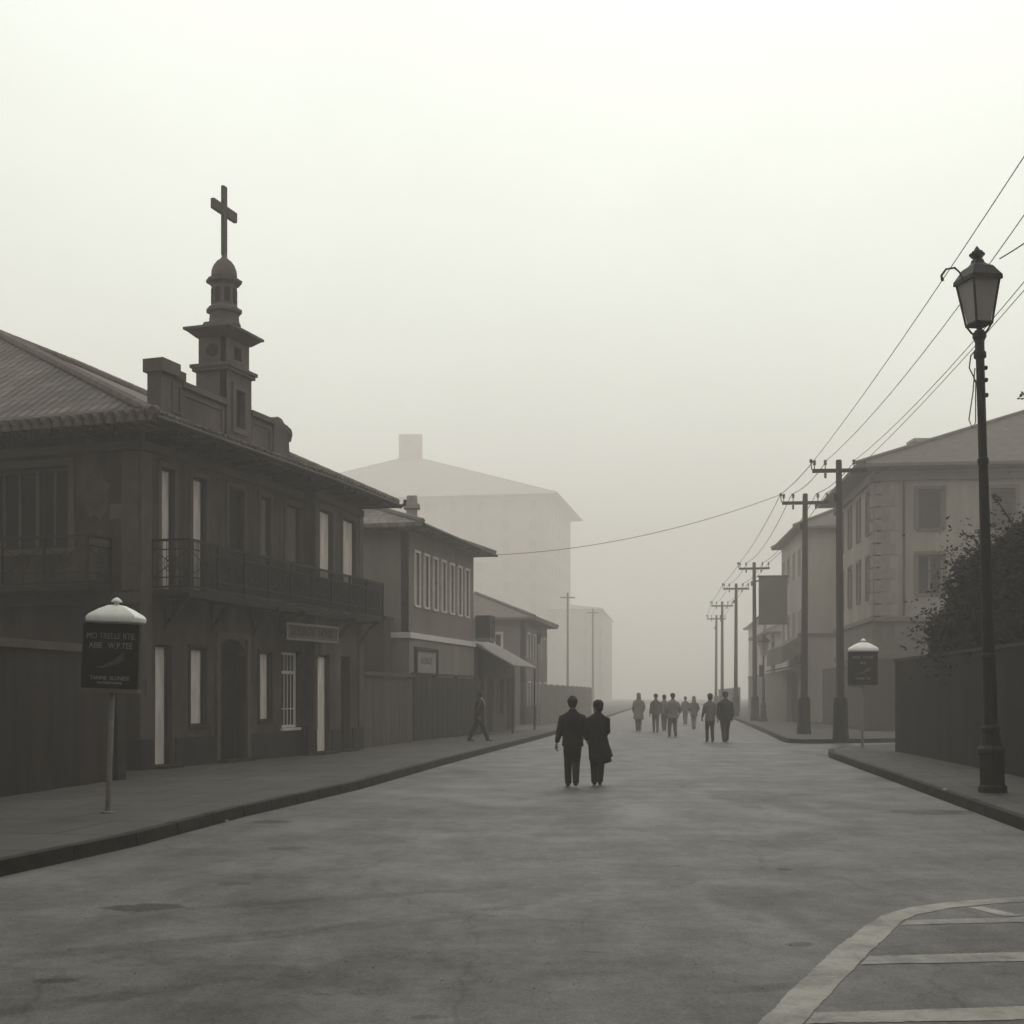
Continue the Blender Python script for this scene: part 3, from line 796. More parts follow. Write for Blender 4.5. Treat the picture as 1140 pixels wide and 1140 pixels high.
# things fixed to the house or standing by it
scratch = bpy.data.scenes.new('scratch')
def baked(ob):
    scratch.collection.objects.link(ob)
    vl = scratch.view_layers[0]; vl.update(); dg = vl.depsgraph
    me = bpy.data.meshes.new_from_object(ob.evaluated_get(dg))
    scratch.collection.objects.unlink(ob)
    return me
def text_mesh(txt, size, mat, fr_o, xdir, up, parent, name='lettering', ext=.004, sx=1):
    cu = bpy.data.curves.new(name, 'FONT'); cu.body = txt; cu.size = size; cu.align_x = 'CENTER'; cu.align_y = 'CENTER'; cu.extrude = ext
    ob = bpy.data.objects.new('tmp', cu); me = baked(ob); bpy.data.objects.remove(ob)
    x = V(xdir).normalized(); u = V(up).normalized(); nn = x.cross(u); o = V(fr_o)
    for v in me.vertices: v.co = o + x*v.co.x*sx + u*v.co.y + nn*v.co.z
    me.materials.clear(); me.materials.append(mat)
    ob = bpy.data.objects.new(name, me); col.objects.link(ob); ob.parent = parent
    return ob
sg = Thing('shop_sign', 'long narrow lettered board under the right end of the iron balcony', 'sign', tuple(F1.p(6.2,.42,3.19)))
Y0 = F1.p(5.55,.44,0); Y1 = F1.p(8.05,.62,0); FS = Fr(Y0, (Y1-Y0).xy)
Ls = (Y1-Y0).length
m = MB(); FS.box(m, 0, Ls, -.06, 0, 3.19, 3.58); sg.part('board', m, noise_mat('sign_panel', (.085,.073,.066), .3, 4, .7))
m = MB(); ring(m, FS, -.02, Ls+.02, 3.16, 3.61, .055, .002, .035); sg.part('sign_frame', m, noise_mat('sign_edge', (.17,.15,.14), .2, 8, .6))
text_mesh('ALBERGHI   HOSSE', .27, DARK, FS.p(Ls/2, .006, 3.385)-sg.loc, FS.d, (0,0,1), sg.o, sx=.92)
for u in (.4, Ls-.5): m = MB(); m.tube([FS.p(u,-.06,3.4), FS.p(u,-.50,3.4)], .015, 6); sg.part('hanger', m, IRON)
wlt = Thing('wall_lantern', 'small dark globe lamp on the wall right of the barred window', 'lamp', tuple(F1.p(7.15,.02,2.6)))
m = MB(); m.tube([F1.p(7.12,.0,2.5),F1.p(7.12,.16,2.62),F1.p(7.12,.28,2.56)], .018, 6); wlt.part('arm', m, IRON)
m = MB(); m.ell(F1.p(7.12,.28,2.42), (.11,.11,.13)); wlt.part('lamp_globe', m, DADO, smooth=True)
bl = Thing('bollard', 'short dark bollard against the wall below the barred window', 'bollard', tuple(F1.p(7.0,.28,.15)))
m = MB(); m.lathe([(.11,0),(.10,.1),(.08,.14),(.075,.7),(.10,.74),(.10,.80),(.04,.9)], 12, F1.p(7.0,.28,.15)); bl.part('post', m, IRON, smooth=True)
m = MB(); m.lathe([(.14,0),(.14,.05),(.11,.07)], 12, F1.p(7.0,.28,.15)); bl.part('base', m, IRON)

# boundary wall running towards the camera from the corner of the house
bw_ = Thing('boundary_wall', 'tall dark rendered wall with a coping, left of the cross topped house', 'wall', (-7.7,23.0,.15))
W0 = V((-7.48,23.6,0)); W1 = V((-8.75,14.5,0)); FW = Fr(W0, (W1-W0).xy, (1,-.14)); LW = (W1-W0).length
m = MB(); FW.box(m, .0, LW, -.28, 0, .15, 2.52)
FR_ = Fr(W0+V((.0,.0,0)), (-.25,1), (.97,.25)); FR_.box(m, .33, 3.0, -.28, -.03, .15, 2.52); bw_.part('wall', m, WALLL)
rdp = random.Random(12)
for (fr, u, zz, ru, rz_) in ((F1, 1.55, 1.6, .16, .35), (F1, 2.8, 2.3, .12, .4), (F1, 4.62, 1.5, .18, .4), (F1s, 1.1, 6.1, .35, .5), (F1s, 1.0, 4.9, .3, .3), (F1w, 1.6, 1.7, .2, .4), ):
    pp = [fr.p(u+ru*(1+rdp.uniform(-.35,.25))*math.cos(k*math.pi/9), .003, zz+rz_*(1+rdp.uniform(-.35,.25))*math.sin(k*math.pi/9)) for k in range(18)]
    (town if fr is not FW else bw_).part('plaster_patch', MB().extrude(pp, fr.n*.004), PATCH)
m = MB(); FW.box(m, .0, LW, -.34, .07, 2.52, 2.60); FW.box(m, .0, LW, -.30, .03, 2.60, 2.66); bw_.part('coping', m, TRIM1)
m = MB(); FW.box(m, -.36, -.003, -.36, .08, .15, 2.78); FW.box(m, -.42, .05, -.42, .14, 2.78, 2.9); bw_.part('pillar', m, DADO)

# ------------------------------------------------------------------ generic houses
def hip_roof(T, fr, L, D, zE, pitch, over, mat, ridge_in=None, th=.14, name='roof', tiles=None, back=1):
    """fr: street frame (u along street, -v into the house)"""
    a, b = -over, L+over; c, e = over, -(D+over)
    rise = (D/2+over)*math.tan(pitch); ri = ridge_in if ridge_in is not None else min(L/2-.2, D/2+over)
    m = MB()
    E = [fr.p(a,c,zE), fr.p(b,c,zE), fr.p(b,e,zE), fr.p(a,e,zE)]
    R0 = fr.p(ri-over, -D/2, zE+rise); R1 = fr.p(L+over-ri, -D/2, zE+rise)
    m.add([p-V((0,0,th)) for p in E]+E+[R0,R1], [(3,2,1,0),(0,1,5,4),(1,2,6,5),(2,3,7,6),(3,0,4,7),(4,5,9,8),(5,6,9),(6,7,8,9),(7,4,8)])
    ro = T.part(name, m, mat)
    m = MB()
    for p, q in ((E[0],R0),(E[1],R1),(R0,R1)):
        m.tube([p+V((0,0,.03)), q+V((0,0,.03))], .10, 6)
    T.part('ridge_tiles', m, tiles or ROOFG, ro)
    return ro
def chimney(T, p, z0, h, w_, mat, parent, rz=0):
    m = MB(); m.box((p.x,p.y,z0+h/2),(w_,w_*.8,h),rz); m.box((p.x,p.y,z0+h+.09),(w_+.2,w_*.8+.2,.178),rz)
    for k in (-1,1): m.lathe([(.14,0),(.11,.35)],8,(p.x+k*w_*.22,p.y,z0+h+.18))
    T.part('chimney', m, mat, parent)

# house with the row of white framed windows
d2 = V((.239,.971,0)).normalized(); n2 = V((d2.y,-d2.x,0))
C2 = V((-3.6,43.9,0)); F2 = Fr(C2,d2,n2); F2s = Fr(C2,-n2,-d2); L2 = 8.4; D2 = 8.5
h2 = Thing('row_house', 'grey two storey house with a row of seven white framed windows and white band', 'building', tuple(C2+V((0,0,.15))))
wu = [(.62+i*1.08, 1.12+i*1.08, 4.95, 6.8) for i in range(7)]
m = MB(); wall_open(m, F2, 0, L2, 3.95, 7.6, wu); F2s.box(m, 0.3, D2, -.3, 0, 3.95, 7.6)
Fr(F2.p(L2,0,0), -n2, d2).box(m, .3, D2, -.3, 0, 3.95, 7.6)
F2s.box(m, 0.3, D2, -L2, -L2+.3, 3.95, 7.6) if False else None
h2.part('wall', m, HOUSE2, label='upper storey wall')
m = MB(); F2.box(m, -0.02, L2, -.3, .02, .15, 3.75); F2s.box(m, .3, D2, -.3, .02, .15, 3.75); h2.part('wall', m, HOUSE2B, label='paler ground storey wall')
m = MB(); F2.box(m, -.10, L2+.05, -.1, .10, 3.75, 3.95); F2s.box(m, .1, D2, -.2, .10, 3.75, 3.95); h2.part('band', m, WHITEP)
m = MB(); F2.box(m, .31, L2-.31, -D2, -.31, 3.96, 4.1); F2.box(m,.31,L2-.31,-D2,-D2+.2,4.1,7.5); h2.part('floor', m, DARK)
for o in wu:
    window(h2, F2, o, GLASS, style='mid', trim=(WHITEP,.10,.05), sill=WHITEP, fmat=WHITEP, fw=.05, inset=.08)
r2 = hip_roof(h2, F2, L2, D2, 7.68, R(19), .75, tile_mat('clay_tiles_mid', (.13,.112,.102), n2, (d2*.94+V((0,0,.33))).normalized(), .3, .36), tiles=ROOFG)
chimney(h2, V((-3.98,50,0)), 8.3, .85, .42, HOUSE2, r2)
m = MB(); m.tube([F2.p(-.75,.80,7.58), F2.p(L2+.75,.80,7.58)], .06, 6); h2.part('gutter', m, IRON, r2)
m = MB(); F2.box(m, L2-.05, L2+.9, .06, .72, 4.0, 4.12); bb = h2.part('balcony', m, HOUSE2B)
m = MB(); F2.box(m, L2-.02, L2+.86, .66, .70, 4.12, 5.05); F2.box(m, L2+.82, L2+.86, .08, .66, 4.12, 5.05); F2.box(m, L2-.02, L2+.02, .08, .66, 4.12, 5.05); h2.part('balcony_panel', m, noise_mat('balcony_panel',(.055,.048,.044),.3,4,.8), bb)
# framed sign on it
s2t = Thing('wall_sign', 'pale framed notice board on the ground storey below the white framed windows', 'sign', tuple(F2.p(1.5,.05,2.7)))
m = MB(); F2.box(m, .62, 2.95, .022, .08, 2.55, 3.35); s2t.part('board', m, noise_mat('notice_paper',(.27,.24,.225),.12,3,.8))
m = MB(); ring(m, F2, .50, 3.07, 2.44, 3.46, .115, .023, .14); s2t.part('sign_frame', m, DARKWOOD)
text_mesh('LEORKEE', .34, CLOTHB, F2.p(1.8,.085,2.98)-s2t.loc, F2.d, (0,0,1), s2t.o)
# small outbuilding in front of its side wall
ob = Thing('outbuilding', 'dark square outbuilding squeezed between the two houses on the left', 'building', (-5.2,42,.15))
m = MB(); FO = Fr((-4.35,42.9), (-1,.12), (-.12,-1)); FO.box(m, 0, 3.4, -.25, 0, .15, 4.35); FO.box(m, 0, .25, -1.0, -.25, .15, 4.35); ob.part('wall', m, noise_mat('outbuilding_render',(.055,.047,.043),.25,2,.9,.3,20,streak=True))
m = MB(); FO.box(m, -.1, 3.5, -1.05, .1, 4.35, 4.45); ob.part('roof', m, DADO)
m = MB(); FO.box(m, .9, 1.6, .003, .03, 2.9, 3.7); ob.part('shutter', m, DARKWOOD)

# plank fence between the two houses
pf = Thing('plank_fence', 'pale weathered plank fence with a coping rail between the two houses', 'fence', (-4.1,40.2,.15))
P0 = V((-4.55,38.2,0)); P1 = V((-3.40,42.9,0)); FP = Fr(P0,(P1-P0).xy,(.97,-.237)); LP = (P1-P0).length
m = MB(); k = int(LP/.2)
for i in range(k):
    u0 = LP*i/k; FP.box(m, u0+.006, u0+LP/k-.006, -.03, .003*((i*7)%4), .18, 2.32)
pf.part('planks', m, FENCEP)
for u in (0, LP-.14): m = MB(); FP.box(m, u, u+.14, -.16, -.032, .15, 2.36); pf.part('post', m, DARKWOOD)
m = MB(); FP.box(m, -.06, LP+.1, -.12, .10, 2.36, 2.48); pf.part('rail', m, TRIM1)

# dark boarded gate front in front of the ground storey
gf = Thing('boarded_gate', 'long dark boarded gate standing before the house with white framed windows', 'gate', tuple(F2.p(4,.3,.15)))
m = MB(); k = 40
for i in range(k):
    u0 = -.35+8.4*i/k; F2.box(m, u0+.006, u0+8.4/k-.006, .26, .30+.003*((i*5)%3), .18, 2.42)
gf.part('boards', m, noise_mat('gate_boards',(.030,.025,.023),.3,4,.8,streak=True))
for u in (-.45, 2.3, 5.1, 7.95): m = MB(); F2.box(m, u, u+.12, .12, .255, .15, 2.46); gf.part('post', m, DARKWOOD)
m = MB(); F2.box(m, -.45, 8.1, .22, .35, 2.465, 2.53); gf.part('rail', m, DARKWOOD)

# lean-to shop beyond it
ls = Thing('lean_to_shop', 'low dark shop with a pale sloping lean to roof beyond the white framed windows', 'building', tuple(F2.p(12,.3,.15)))
FL = Fr(F2.p(9.2,.25,0), (.205,.979))
ops = [(.5,1.5,.2,2.5),(2.1,3.9,.9,2.5),(4.5,5.4,.2,2.5)]
m = MB(); wall_open(m, FL, 0, 6.4, .15, 3.7, ops); Fr(FL.p(0,0,0), -FL.n, -FL.d).box(m, .3, 4, -.3, 0, .15, 3.7); Fr(FL.p(6.4,0,0), -FL.n, FL.d).box(m, .3, 4, -.3, 0, .15, 3.7)
ls.part('wall', m, noise_mat('shop_render',(.075,.065,.06),.2,2,.9,streak=True))
door(ls, FL, ops[0], DARKWOOD); window(ls, FL, ops[1], GLASS, style='mid'); door(ls, FL, ops[2], DARKWOOD)
m = MB(); A = [FL.p(-.9,-.6,4.12), FL.p(4.6,-.6,4.12), FL.p(5.4,1.25,3.02), FL.p(.1,1.25,3.02)]
m.hexa([p-V((0,0,.07)) for p in A]+A); ls.part('lean_to_roof', m, ROOFL)
for u in (.3, 5.2): m = MB(); m.tube([FL.p(u,1.15,.15), FL.p(u,1.15,2.95)], .045, 8); ls.part('post', m, DARKWOOD)
m = MB(); FL.box(m, 0, 6.4, -4, -.6, 3.72, 3.85); ls.part('roof', m, ROOFG)

def house(nm_, label, o, d, n, L, D, z1, floors, bays, wallm, roofm, pitch=R(22), over=.6, z0=.15, base=None, side=True, wmat=GLASS, wt=WHITEP, ww=1.0, wh=1.6, side_bays=3, cat='building', first=1.2, ridge_in=None, belts=False, quoin=False, wf_=None, chim=()):
    T = Thing(nm_, label, cat, (o[0], o[1], z0))
    S = Fr(o, d, n); B = Fr(o, -V((S.n.x,S.n.y,0)), -V((S.d.x,S.d.y,0)))
    fh = (z1-z0-.3)/floors
    def ops(Lx, nb):
        r = []
        for f in range(floors):
            for i in range(nb):
                u = Lx*(i+.5)/nb; zz = z0+fh*f+first*(fh/3.3)
                hh = min(wh, fh*.62)
                r.append((u-ww/2,u+ww/2,zz,zz+hh))
        return r
    m = MB(); a = ops(L, bays); b = ops(D, side_bays) if side else []
    wall_open(m, S, 0, L, z0, z1, a); wall_open(m, B, .31, D, z0, z1, [q for q in b if q[0] > .35])
    E_ = Fr(S.p(L,0,0), -S.n, S.d); E_.box(m, .31, D, -.3, 0, z0, z1)
    S.box(m, .31, L-.31, -D, -D+.3, z0, z1)
    T.part('wall', m, wallm)
    for q in a: window(T, S, q, wmat, style='mid', trim=(wt,.1,.05), fmat=wf_ or wt, fw=.06, inset=.1)
    for q in b:
        if q[0] > .35: window(T, B, q, wmat, style='mid', trim=(wt,.1,.05), fmat=wf_ or wt, fw=.06, inset=.1)
    if belts:
        for zz in belts:
            m = MB(); S.box(m, -.12, L, .003, .12, zz, zz+.22); B.box(m, 0, D, .003, .12, zz, zz+.22); T.part('cornice', m, wt)
    ro = hip_roof(T, S, L, D, z1+.14, pitch, over, roofm, ridge_in=ridge_in)
    for (u, v, hh, ww_) in chim:
        chimney(T, S.p(u, v, 0), z1+.2, hh, ww_, wallm, ro)
    return T, S, B, ro

# ---- left side, further off
house('small_house', 'small faint two storey house behind the pale lean to roof', (.75,69.5), (.16,.987), (.987,-.16), 9, 7, 5.9, 2, 4, HOUSE2, ROOFG, ww=.8, wh=1.3, side_bays=2)
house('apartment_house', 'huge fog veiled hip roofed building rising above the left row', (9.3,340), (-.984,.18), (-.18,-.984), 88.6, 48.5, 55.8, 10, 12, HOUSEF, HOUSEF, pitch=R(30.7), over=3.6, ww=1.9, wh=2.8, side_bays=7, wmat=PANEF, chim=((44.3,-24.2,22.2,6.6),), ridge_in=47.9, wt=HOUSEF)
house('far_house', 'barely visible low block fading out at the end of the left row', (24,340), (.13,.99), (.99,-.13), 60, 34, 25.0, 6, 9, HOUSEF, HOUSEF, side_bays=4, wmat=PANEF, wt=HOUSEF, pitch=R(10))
def slat_fence(name, label, a, b, h, mat, pitchw=.4, posts=3.0, wdt=.32, cat='fence', group=None):
    a = V((a[0],a[1],0)); b = V((b[0],b[1],0)); L = (b-a).length
    T = Thing(name, label, cat, (a.x,a.y,.15), group); f = Fr(a, (b-a).xy)
    m = MB(); k = int(L/pitchw)
    for i in range(k): f.box(m, i*L/k, i*L/k+wdt, -.02, .02, .2, .15+h-.06*((i*3)%2))
    T.part('slats', m, mat)
    m = MB(); f.box(m, 0, L, -.06, -.025, .5, .6); f.box(m, 0, L, -.06, -.025, h-.3, h-.2); T.part('rail', m, mat)
    for i in range(int(L/posts)+1): m = MB(); f.box(m, i*posts, i*posts+.1, -.17, -.065, .15, .15+h+.05); T.part('post', m, mat)
    return T
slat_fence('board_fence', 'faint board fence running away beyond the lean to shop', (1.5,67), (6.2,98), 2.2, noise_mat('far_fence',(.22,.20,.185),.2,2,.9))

# ---- right side
dA = V((.1036,1,0)).normalized(); nA = V((-dA.y, dA.x, 0))
TA, SA, BA, roA = house('grand_house', 'large pale three storey house with a hipped roof behind the right street corner', (16.7,58), dA, nA, 11, 24, 12.15, 1, 1, HOUSEA, ROOFG, side=False, over=.95, pitch=R(20), ww=.01, wh=.01, ridge_in=7)
for o in [x for x in TA.o.children if x.name.split('.')[0] in ('wall','window')]:
    for c in list(o.children): bpy.data.objects.remove(c)
    bpy.data.objects.remove(o)
opsA = [(1.0+i*2.6, 1.9+i*2.6, zz, zz+1.95) for i in range(4) for zz in (6.3, 9.35)]
opsB = [(1.95+i*3.25, 3.05+i*3.25, zz, zz+1.85) for i in range(7) for zz in (6.35, 9.35)]
m = MB(); wall_open(m, SA, 0, 11, 5.35, 12.1, opsA); wall_open(m, BA, .31, 24, 5.35, 12.1, opsB); SA.box(m,.31,10.7,-24,-23.7,.15,12.1); Fr(SA.p(11,0,0),-nA,dA).box(m,.31,24,-.3,0,.15,12.1)
TA.part('wall', m, HOUSEA)
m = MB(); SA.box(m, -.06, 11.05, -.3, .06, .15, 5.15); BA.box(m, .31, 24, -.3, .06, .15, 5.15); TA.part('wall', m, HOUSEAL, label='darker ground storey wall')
WA = noise_mat('shutter_grey', (.055,.047,.043), .2, 6, .7)
WT = noise_mat('stone_surround', (.13,.113,.104), .15, 3, .9)
for q in opsA: window(TA, SA, q, WA, style='mid', trim=(WT,.14,.06), sill=WT, fmat=WT, fw=.07, inset=.14)
for i, q in enumerate(opsB): window(TA, BA, q, WA if i % 2 else GLASS, style='mid' if i % 2 == 0 else 'plain', trim=(WT,.16,.07), sill=WT, fmat=WT, fw=.08, inset=.14)
for zz, h, v in ((5.15,.20,.16),(3.55,.30,.12),(11.62,.34,.14)):
    m = MB(); SA.box(m, -v, 11, .065, .065+v, zz, zz+h); BA.box(m, 0, 24, .065, .065+v, zz, zz+h); TA.part('cornice', m, WT)
m = MB()
for fr in (SA, BA):
    for i in range(11): fr.box(m, .0, .95 if i % 2 else .72, .004, .05, 5.42+i*.56, 5.42+i*.56+.50)
TA.part('quoins', m, noise_mat('quoin_stone', (.205,.18,.165), .25, 3, .9, .4, 8))
m = MB(); m.tube([BA.p(1.32,.12,5.4), BA.p(1.32,.12,11.9)], .055, 8); TA.part('drainpipe', m, noise_mat('drainpipe',(.06,.053,.05),.2,6,.7))
for i in range(7):
    m = MB(); BA.box(m, .9+i*1.55, 1.75+i*1.55, .062, .10, 3.95, 5.05); TA.part('panel', m, WT)
for (px, w_, zt) in ((1028,1.15,0),(1060,1.4,.2)):
    p = V(((px-570)/F*66, 66, 0)); m = MB(); m.box((p.x,p.y,14.0),(w_,1.0,1.9+zt)); m.box((p.x,p.y,14.95+zt/2+.09),(w_+.25,1.25,.17)); TA.part('chimney', m, HOUSEA, roA)
# low wall at its foot facing the side street
bwl = Thing('garden_wall', 'dark low wall along the far pavement at the foot of the large pale house', 'wall', (15,60,.15))
G0 = V((22,57.2,0)); G1 = V((15.9,56.8,0)); G2 = V((17.4,70.5,0))
m = MB(); Fr(G0,(G1-G0).xy,(0,-1)).box(m,0,(G1-G0).length,-.25,0,.15,3.4); Fr(G1,(G2-G1).xy,(-1,.1)).box(m,0,(G2-G1).length,-.25,0,.15,3.2); bwl.part('wall', m, noise_mat('garden_wall',(.06,.052,.048),.25,1.5,.9,streak=True))
m = MB(); Fr(G0,(G1-G0).xy,(0,-1)).box(m,0,(G1-G0).length+.06,-.3,.06,3.4,3.5); bwl.part('coping', m, HOUSEAL)

dB = V((.09,1,0)).normalized(); nB = V((-dB.y, dB.x, 0))
TBh, SB, BB, roB = house('side_house', 'plain grey house with a blank side wall left of the large pale house', (17.1,74), dB, nB, 10, 11, 11.5, 3, 4, HOUSEB, ROOFG, side=False, over=.6, pitch=R(24), base=4, ww=.7, wh=1.6, wmat=WA, wt=HOUSEB)
m = MB(); BB.box(m, -.3, 9, .003, .10, 5.2, 5.4); TBh.part('cornice', m, HOUSEAL)
m = MB(); A = [SB.p(-.6,1.3,4.6), SB.p(7,1.3,4.6), SB.p(7,.01,5.3), SB.p(-.6,.01,5.3)]; m.hexa([p-V((0,0,1.0)) for p in A]+A); TBh.part('balcony', m, HOUSEAL)
m = MB(); A = [SB.p(-1.2,1.8,3.25), SB.p(3,1.8,3.25), SB.p(3,.01,3.6), SB.p(-1.2,.01,3.6)]; m.hexa([p-V((0,0,.08)) for p in A]+A); TBh.part('awning', m, WA)
gb = Thing('yard_wall', 'dark yard wall running beside the far right pavement past the street lamp', 'wall', (17,90,.15))
m = MB(); Fr((16.6,76),(.11,1),(-1,.11)).box(m,0,30,-.3,0,.15,3.2); gb.part('wall', m, noise_mat('yard_wall',(.14,.124,.115),.2,1.5,.9,streak=True))
m = MB(); Fr((16.6,76),(.11,1),(-1,.11)).box(m,0,30,-.35,.05,3.2,3.3); gb.part('coping', m, HOUSEAL)
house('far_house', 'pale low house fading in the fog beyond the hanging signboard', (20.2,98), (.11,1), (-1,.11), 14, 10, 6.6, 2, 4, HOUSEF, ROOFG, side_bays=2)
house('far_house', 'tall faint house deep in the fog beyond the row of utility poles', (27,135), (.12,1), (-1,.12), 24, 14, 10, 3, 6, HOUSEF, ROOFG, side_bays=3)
slat_fence('board_fence', 'faint board fence at the far end of the right pavement', (20.5,113), (25.5,155), 2.3, noise_mat('far_fence_right',(.07,.062,.057),.2,2,.9), pitchw=.6, wdt=.5, posts=5)

# dark wall of the near right corner
RW0 = V((11.0,36.1,0)); RW1 = V((8.9,12.5,0)); FW2 = Fr(RW0,(RW1-RW0).xy,(-.996,.089)); LW2 = (RW1-RW0).length
rw = Thing('corner_wall', 'tall black wall along the right pavement under the overhanging tree', 'wall', (11,36.1,.15))
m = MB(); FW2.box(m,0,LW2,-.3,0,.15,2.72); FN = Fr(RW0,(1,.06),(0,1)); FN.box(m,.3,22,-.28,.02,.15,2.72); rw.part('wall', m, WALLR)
m = MB(); FW2.box(m,-.05,LW2,-.34,.04,2.72,2.79); rw.part('coping', m, DARKWOOD)

# ------------------------------------------------------------------ trees
def tree(label, base, clumps, trunk_pts, seed, nleaf, leaf=.10, group=None, name='tree', spikes=()):
    rd = random.Random(seed)
    T = Thing(name, label, 'tree', base, group)
    m = MB(); m.tube(trunk_pts, [.17 - .10*i/(len(trunk_pts)-1) for i in range(len(trunk_pts))], 9)
    T.part('trunk', m, BARK, smooth=True)
    m = MB(); top = V(trunk_pts[-1]); tips = []
    for (c, r) in clumps:
        c = V(c); s_ = V(trunk_pts[-2]).lerp(top, rd.random())
        for q in range(5):
            e = c + V((rd.uniform(-1,1)*r[0]*.9, rd.uniform(-1,1)*r[1]*.9, rd.uniform(-.7,1)*r[2]*.9)); md = s_.lerp(e,.5)+V((rd.uniform(-.2,.2),rd.uniform(-.2,.2),rd.uniform(0,.3)))
            m.tube([s_, md, e], [.05,.028,.008], 5); tips.append(e)
    for sp in spikes: m.tube(sp, [.035]+[.014]*(len(sp)-1), 5)
    T.part('limbs', m, BARK)
    m = MB()
    def leafquad(p, s_):
        a = V((rd.gauss(0,1),rd.gauss(0,1),rd.gauss(0,.6))).normalized(); b = a.cross(V((rd.gauss(0,1),rd.gauss(0,1),rd.gauss(0,1)))).normalized()
        m.add([p-a*s_, p+b*s_*.42, p+a*s_, p-b*s_*.42], [(0,1,2,3)])
    vol = [r[0]*r[1]*r[2] for c, r in clumps]; tot = sum(vol)
    for (c, r), vv in zip(clumps, vol):
        c = V(c); k = int(nleaf*.5*vv/tot)+60
        subs = []
        for _ in range(max(10, k//55)):
            q = V((rd.gauss(0,1),rd.gauss(0,1),rd.gauss(0,1))).normalized()*rd.uniform(.45,1.0)
            subs.append(c+V((q.x*r[0],q.y*r[1],q.z*r[2])))
        for _ in range(k):
            s_ = rd.choice(subs); sp = .22*min(r)
            leafquad(s_+V((rd.gauss(0,sp),rd.gauss(0,sp),rd.gauss(0,sp*.8))), leaf*rd.uniform(.6,1.3))
        for _ in range(int(nleaf*.5*vv/tot)):
            q = V((rd.gauss(0,1),rd.gauss(0,1),rd.gauss(0,1))).normalized()*(rd.random()**.45)*.92
            leafquad(c+V((q.x*r[0],q.y*r[1],q.z*r[2])), leaf*rd.uniform(1.2,2.4))
    for sp in spikes:
        for i in range(len(sp)-1):
            a, b = V(sp[i]), V(sp[i+1])
            for _ in range(26):
                p = a.lerp(b, rd.random())+V((rd.gauss(0,.04),rd.gauss(0,.04),rd.gauss(0,.04)-.01)); leafquad(p, leaf*rd.uniform(.6,1.1))
    T.part('leaves', m, LEAF)
    return T
def pxp(px, py, Y): return ((px-570)/F*Y, Y, CZ+(HY-py)/F*Y)
tree('dark bushy tree overhanging the black corner wall behind the near street lamp', (12.3,29.5,-.01),
     [((12.3,29.5,3.7),(2.1,2.3,2.1)), ((11.6,30.5,4.3),(1.1,1.3,1.2)), ((13.0,29.6,5.0),(1.6,1.7,1.35)), ((11.4,31.0,3.2),(1.2,1.6,1.1)), ((13.6,28.5,3.9),(2.0,2.0,2.1)), ((11.7,31.8,3.1),(1.2,1.2,1.1)), ((12.6,28.6,5.3),(1.2,1.2,1.1))],
     [(12.3,29.5,0),(12.35,29.5,1.2),(12.25,29.4,2.3),(12.4,29.5,3.6)], 3, 85000, .058,
     spikes=[[(11.2,30,4.0), pxp(1075,655,30), pxp(1050,662,30.5)], [(11.4,30,4.6), pxp(1085,600,29.5), pxp(1072,594,29.5)], [(12,29,5.0), pxp(1112,560,28.5), pxp(1104,551,28.3)], [(11.5,30,4.0), pxp(1076,625,29.7), pxp(1060,627,29.9)]])
tree('second dark tree at the right edge, beside the overhanging one', (13.2,24.5,-.01),
     [((13.0,24.5,3.6),(2.3,1.9,2.3)), ((12.4,24.0,5.0),(1.5,1.4,1.3)), ((14.6,24.5,4.6),(2.0,1.8,2.0)), ((11.7,25.3,3.0),(1.2,1.3,1.2)), ((13.6,26,7.9),(1.7,1.6,1.3))],
     [(13.2,24.5,0),(13.2,24.6,1.6),(13.3,24.9,3.2),(13.5,25.6,6.5)], 5, 52000, .060,
     spikes=[[(12.6,26,8.0), pxp(1150,438,26), pxp(1136,440,26)]])

# ------------------------------------------------------------------ near street lamp
lp = Thing('street_lamp', 'tall black street lamp with a large four sided lantern, nearest on the right', 'street lamp')
m = MB(); m.lathe([(.235,0),(.235,.10),(.20,.13),(.20,.62),(.225,.66),(.225,.72),(.17,.78),(.13,.98),(.15,1.02),(.15,1.07),(.115,1.12)], 10); pb_ = lp.part('base', m, IRON)
m = MB(); m.lathe([(.112,1.10),(.11,2.2),(.125,2.22),(.125,2.27),(.10,2.3),(.075,5.4),(.088,5.42),(.088,5.5),(.07,5.53),(.068,7.15),(.10,7.17),(.10,7.25),(.075,7.28),(.075,7.42),(.085,7.46),(.11,7.5),(.11,7.56),(.07,7.62)], 14); lp.part('post', m, IRON, smooth=False)
LR = R(14)
def sq(hw, z_, c=(0,0)): 
    return [V((c[0]+hw*math.sqrt(2)*math.cos(LR+math.pi/4+k*math.pi/2), c[1]+hw*math.sqrt(2)*math.sin(LR+math.pi/4+k*math.pi/2), z_)) for k in range(4)]
LZ0, LZ1 = 7.72, 8.46
h0, h1 = .145, .245
b_, t_ = sq(h0,LZ0), sq(h1,LZ1)
m = MB()
for k in range(4):
    m.tube([b_[k], t_[k]], .02, 6)
    m.tube([b_[k], b_[(k+1)%4]], .026, 6); m.tube([t_[k], t_[(k+1)%4]], .03, 6)
    mid = (b_[k]+b_[(k+1)%4])/2
    m.tube([b_[k], V((b_[k].x*.62,b_[k].y*.62,LZ0-.12)), V((0,0,LZ0-.24))], .018, 6)
m.rings([sq(h0-.01,LZ0-.02), sq(h0-.01,LZ0+.01)])
m.tube([(0,0,LZ0-.26),(0,0,LZ0)], .03, 8)
lan = lp.part('lantern_frame', m, IRON)
m = MB(); m.rings([sq(h0-.012,LZ0+.03), sq(h1-.012,LZ1-.02)], cap=False)
GL = bpy.data.materials.new('milky_glass'); GL.use_nodes = True
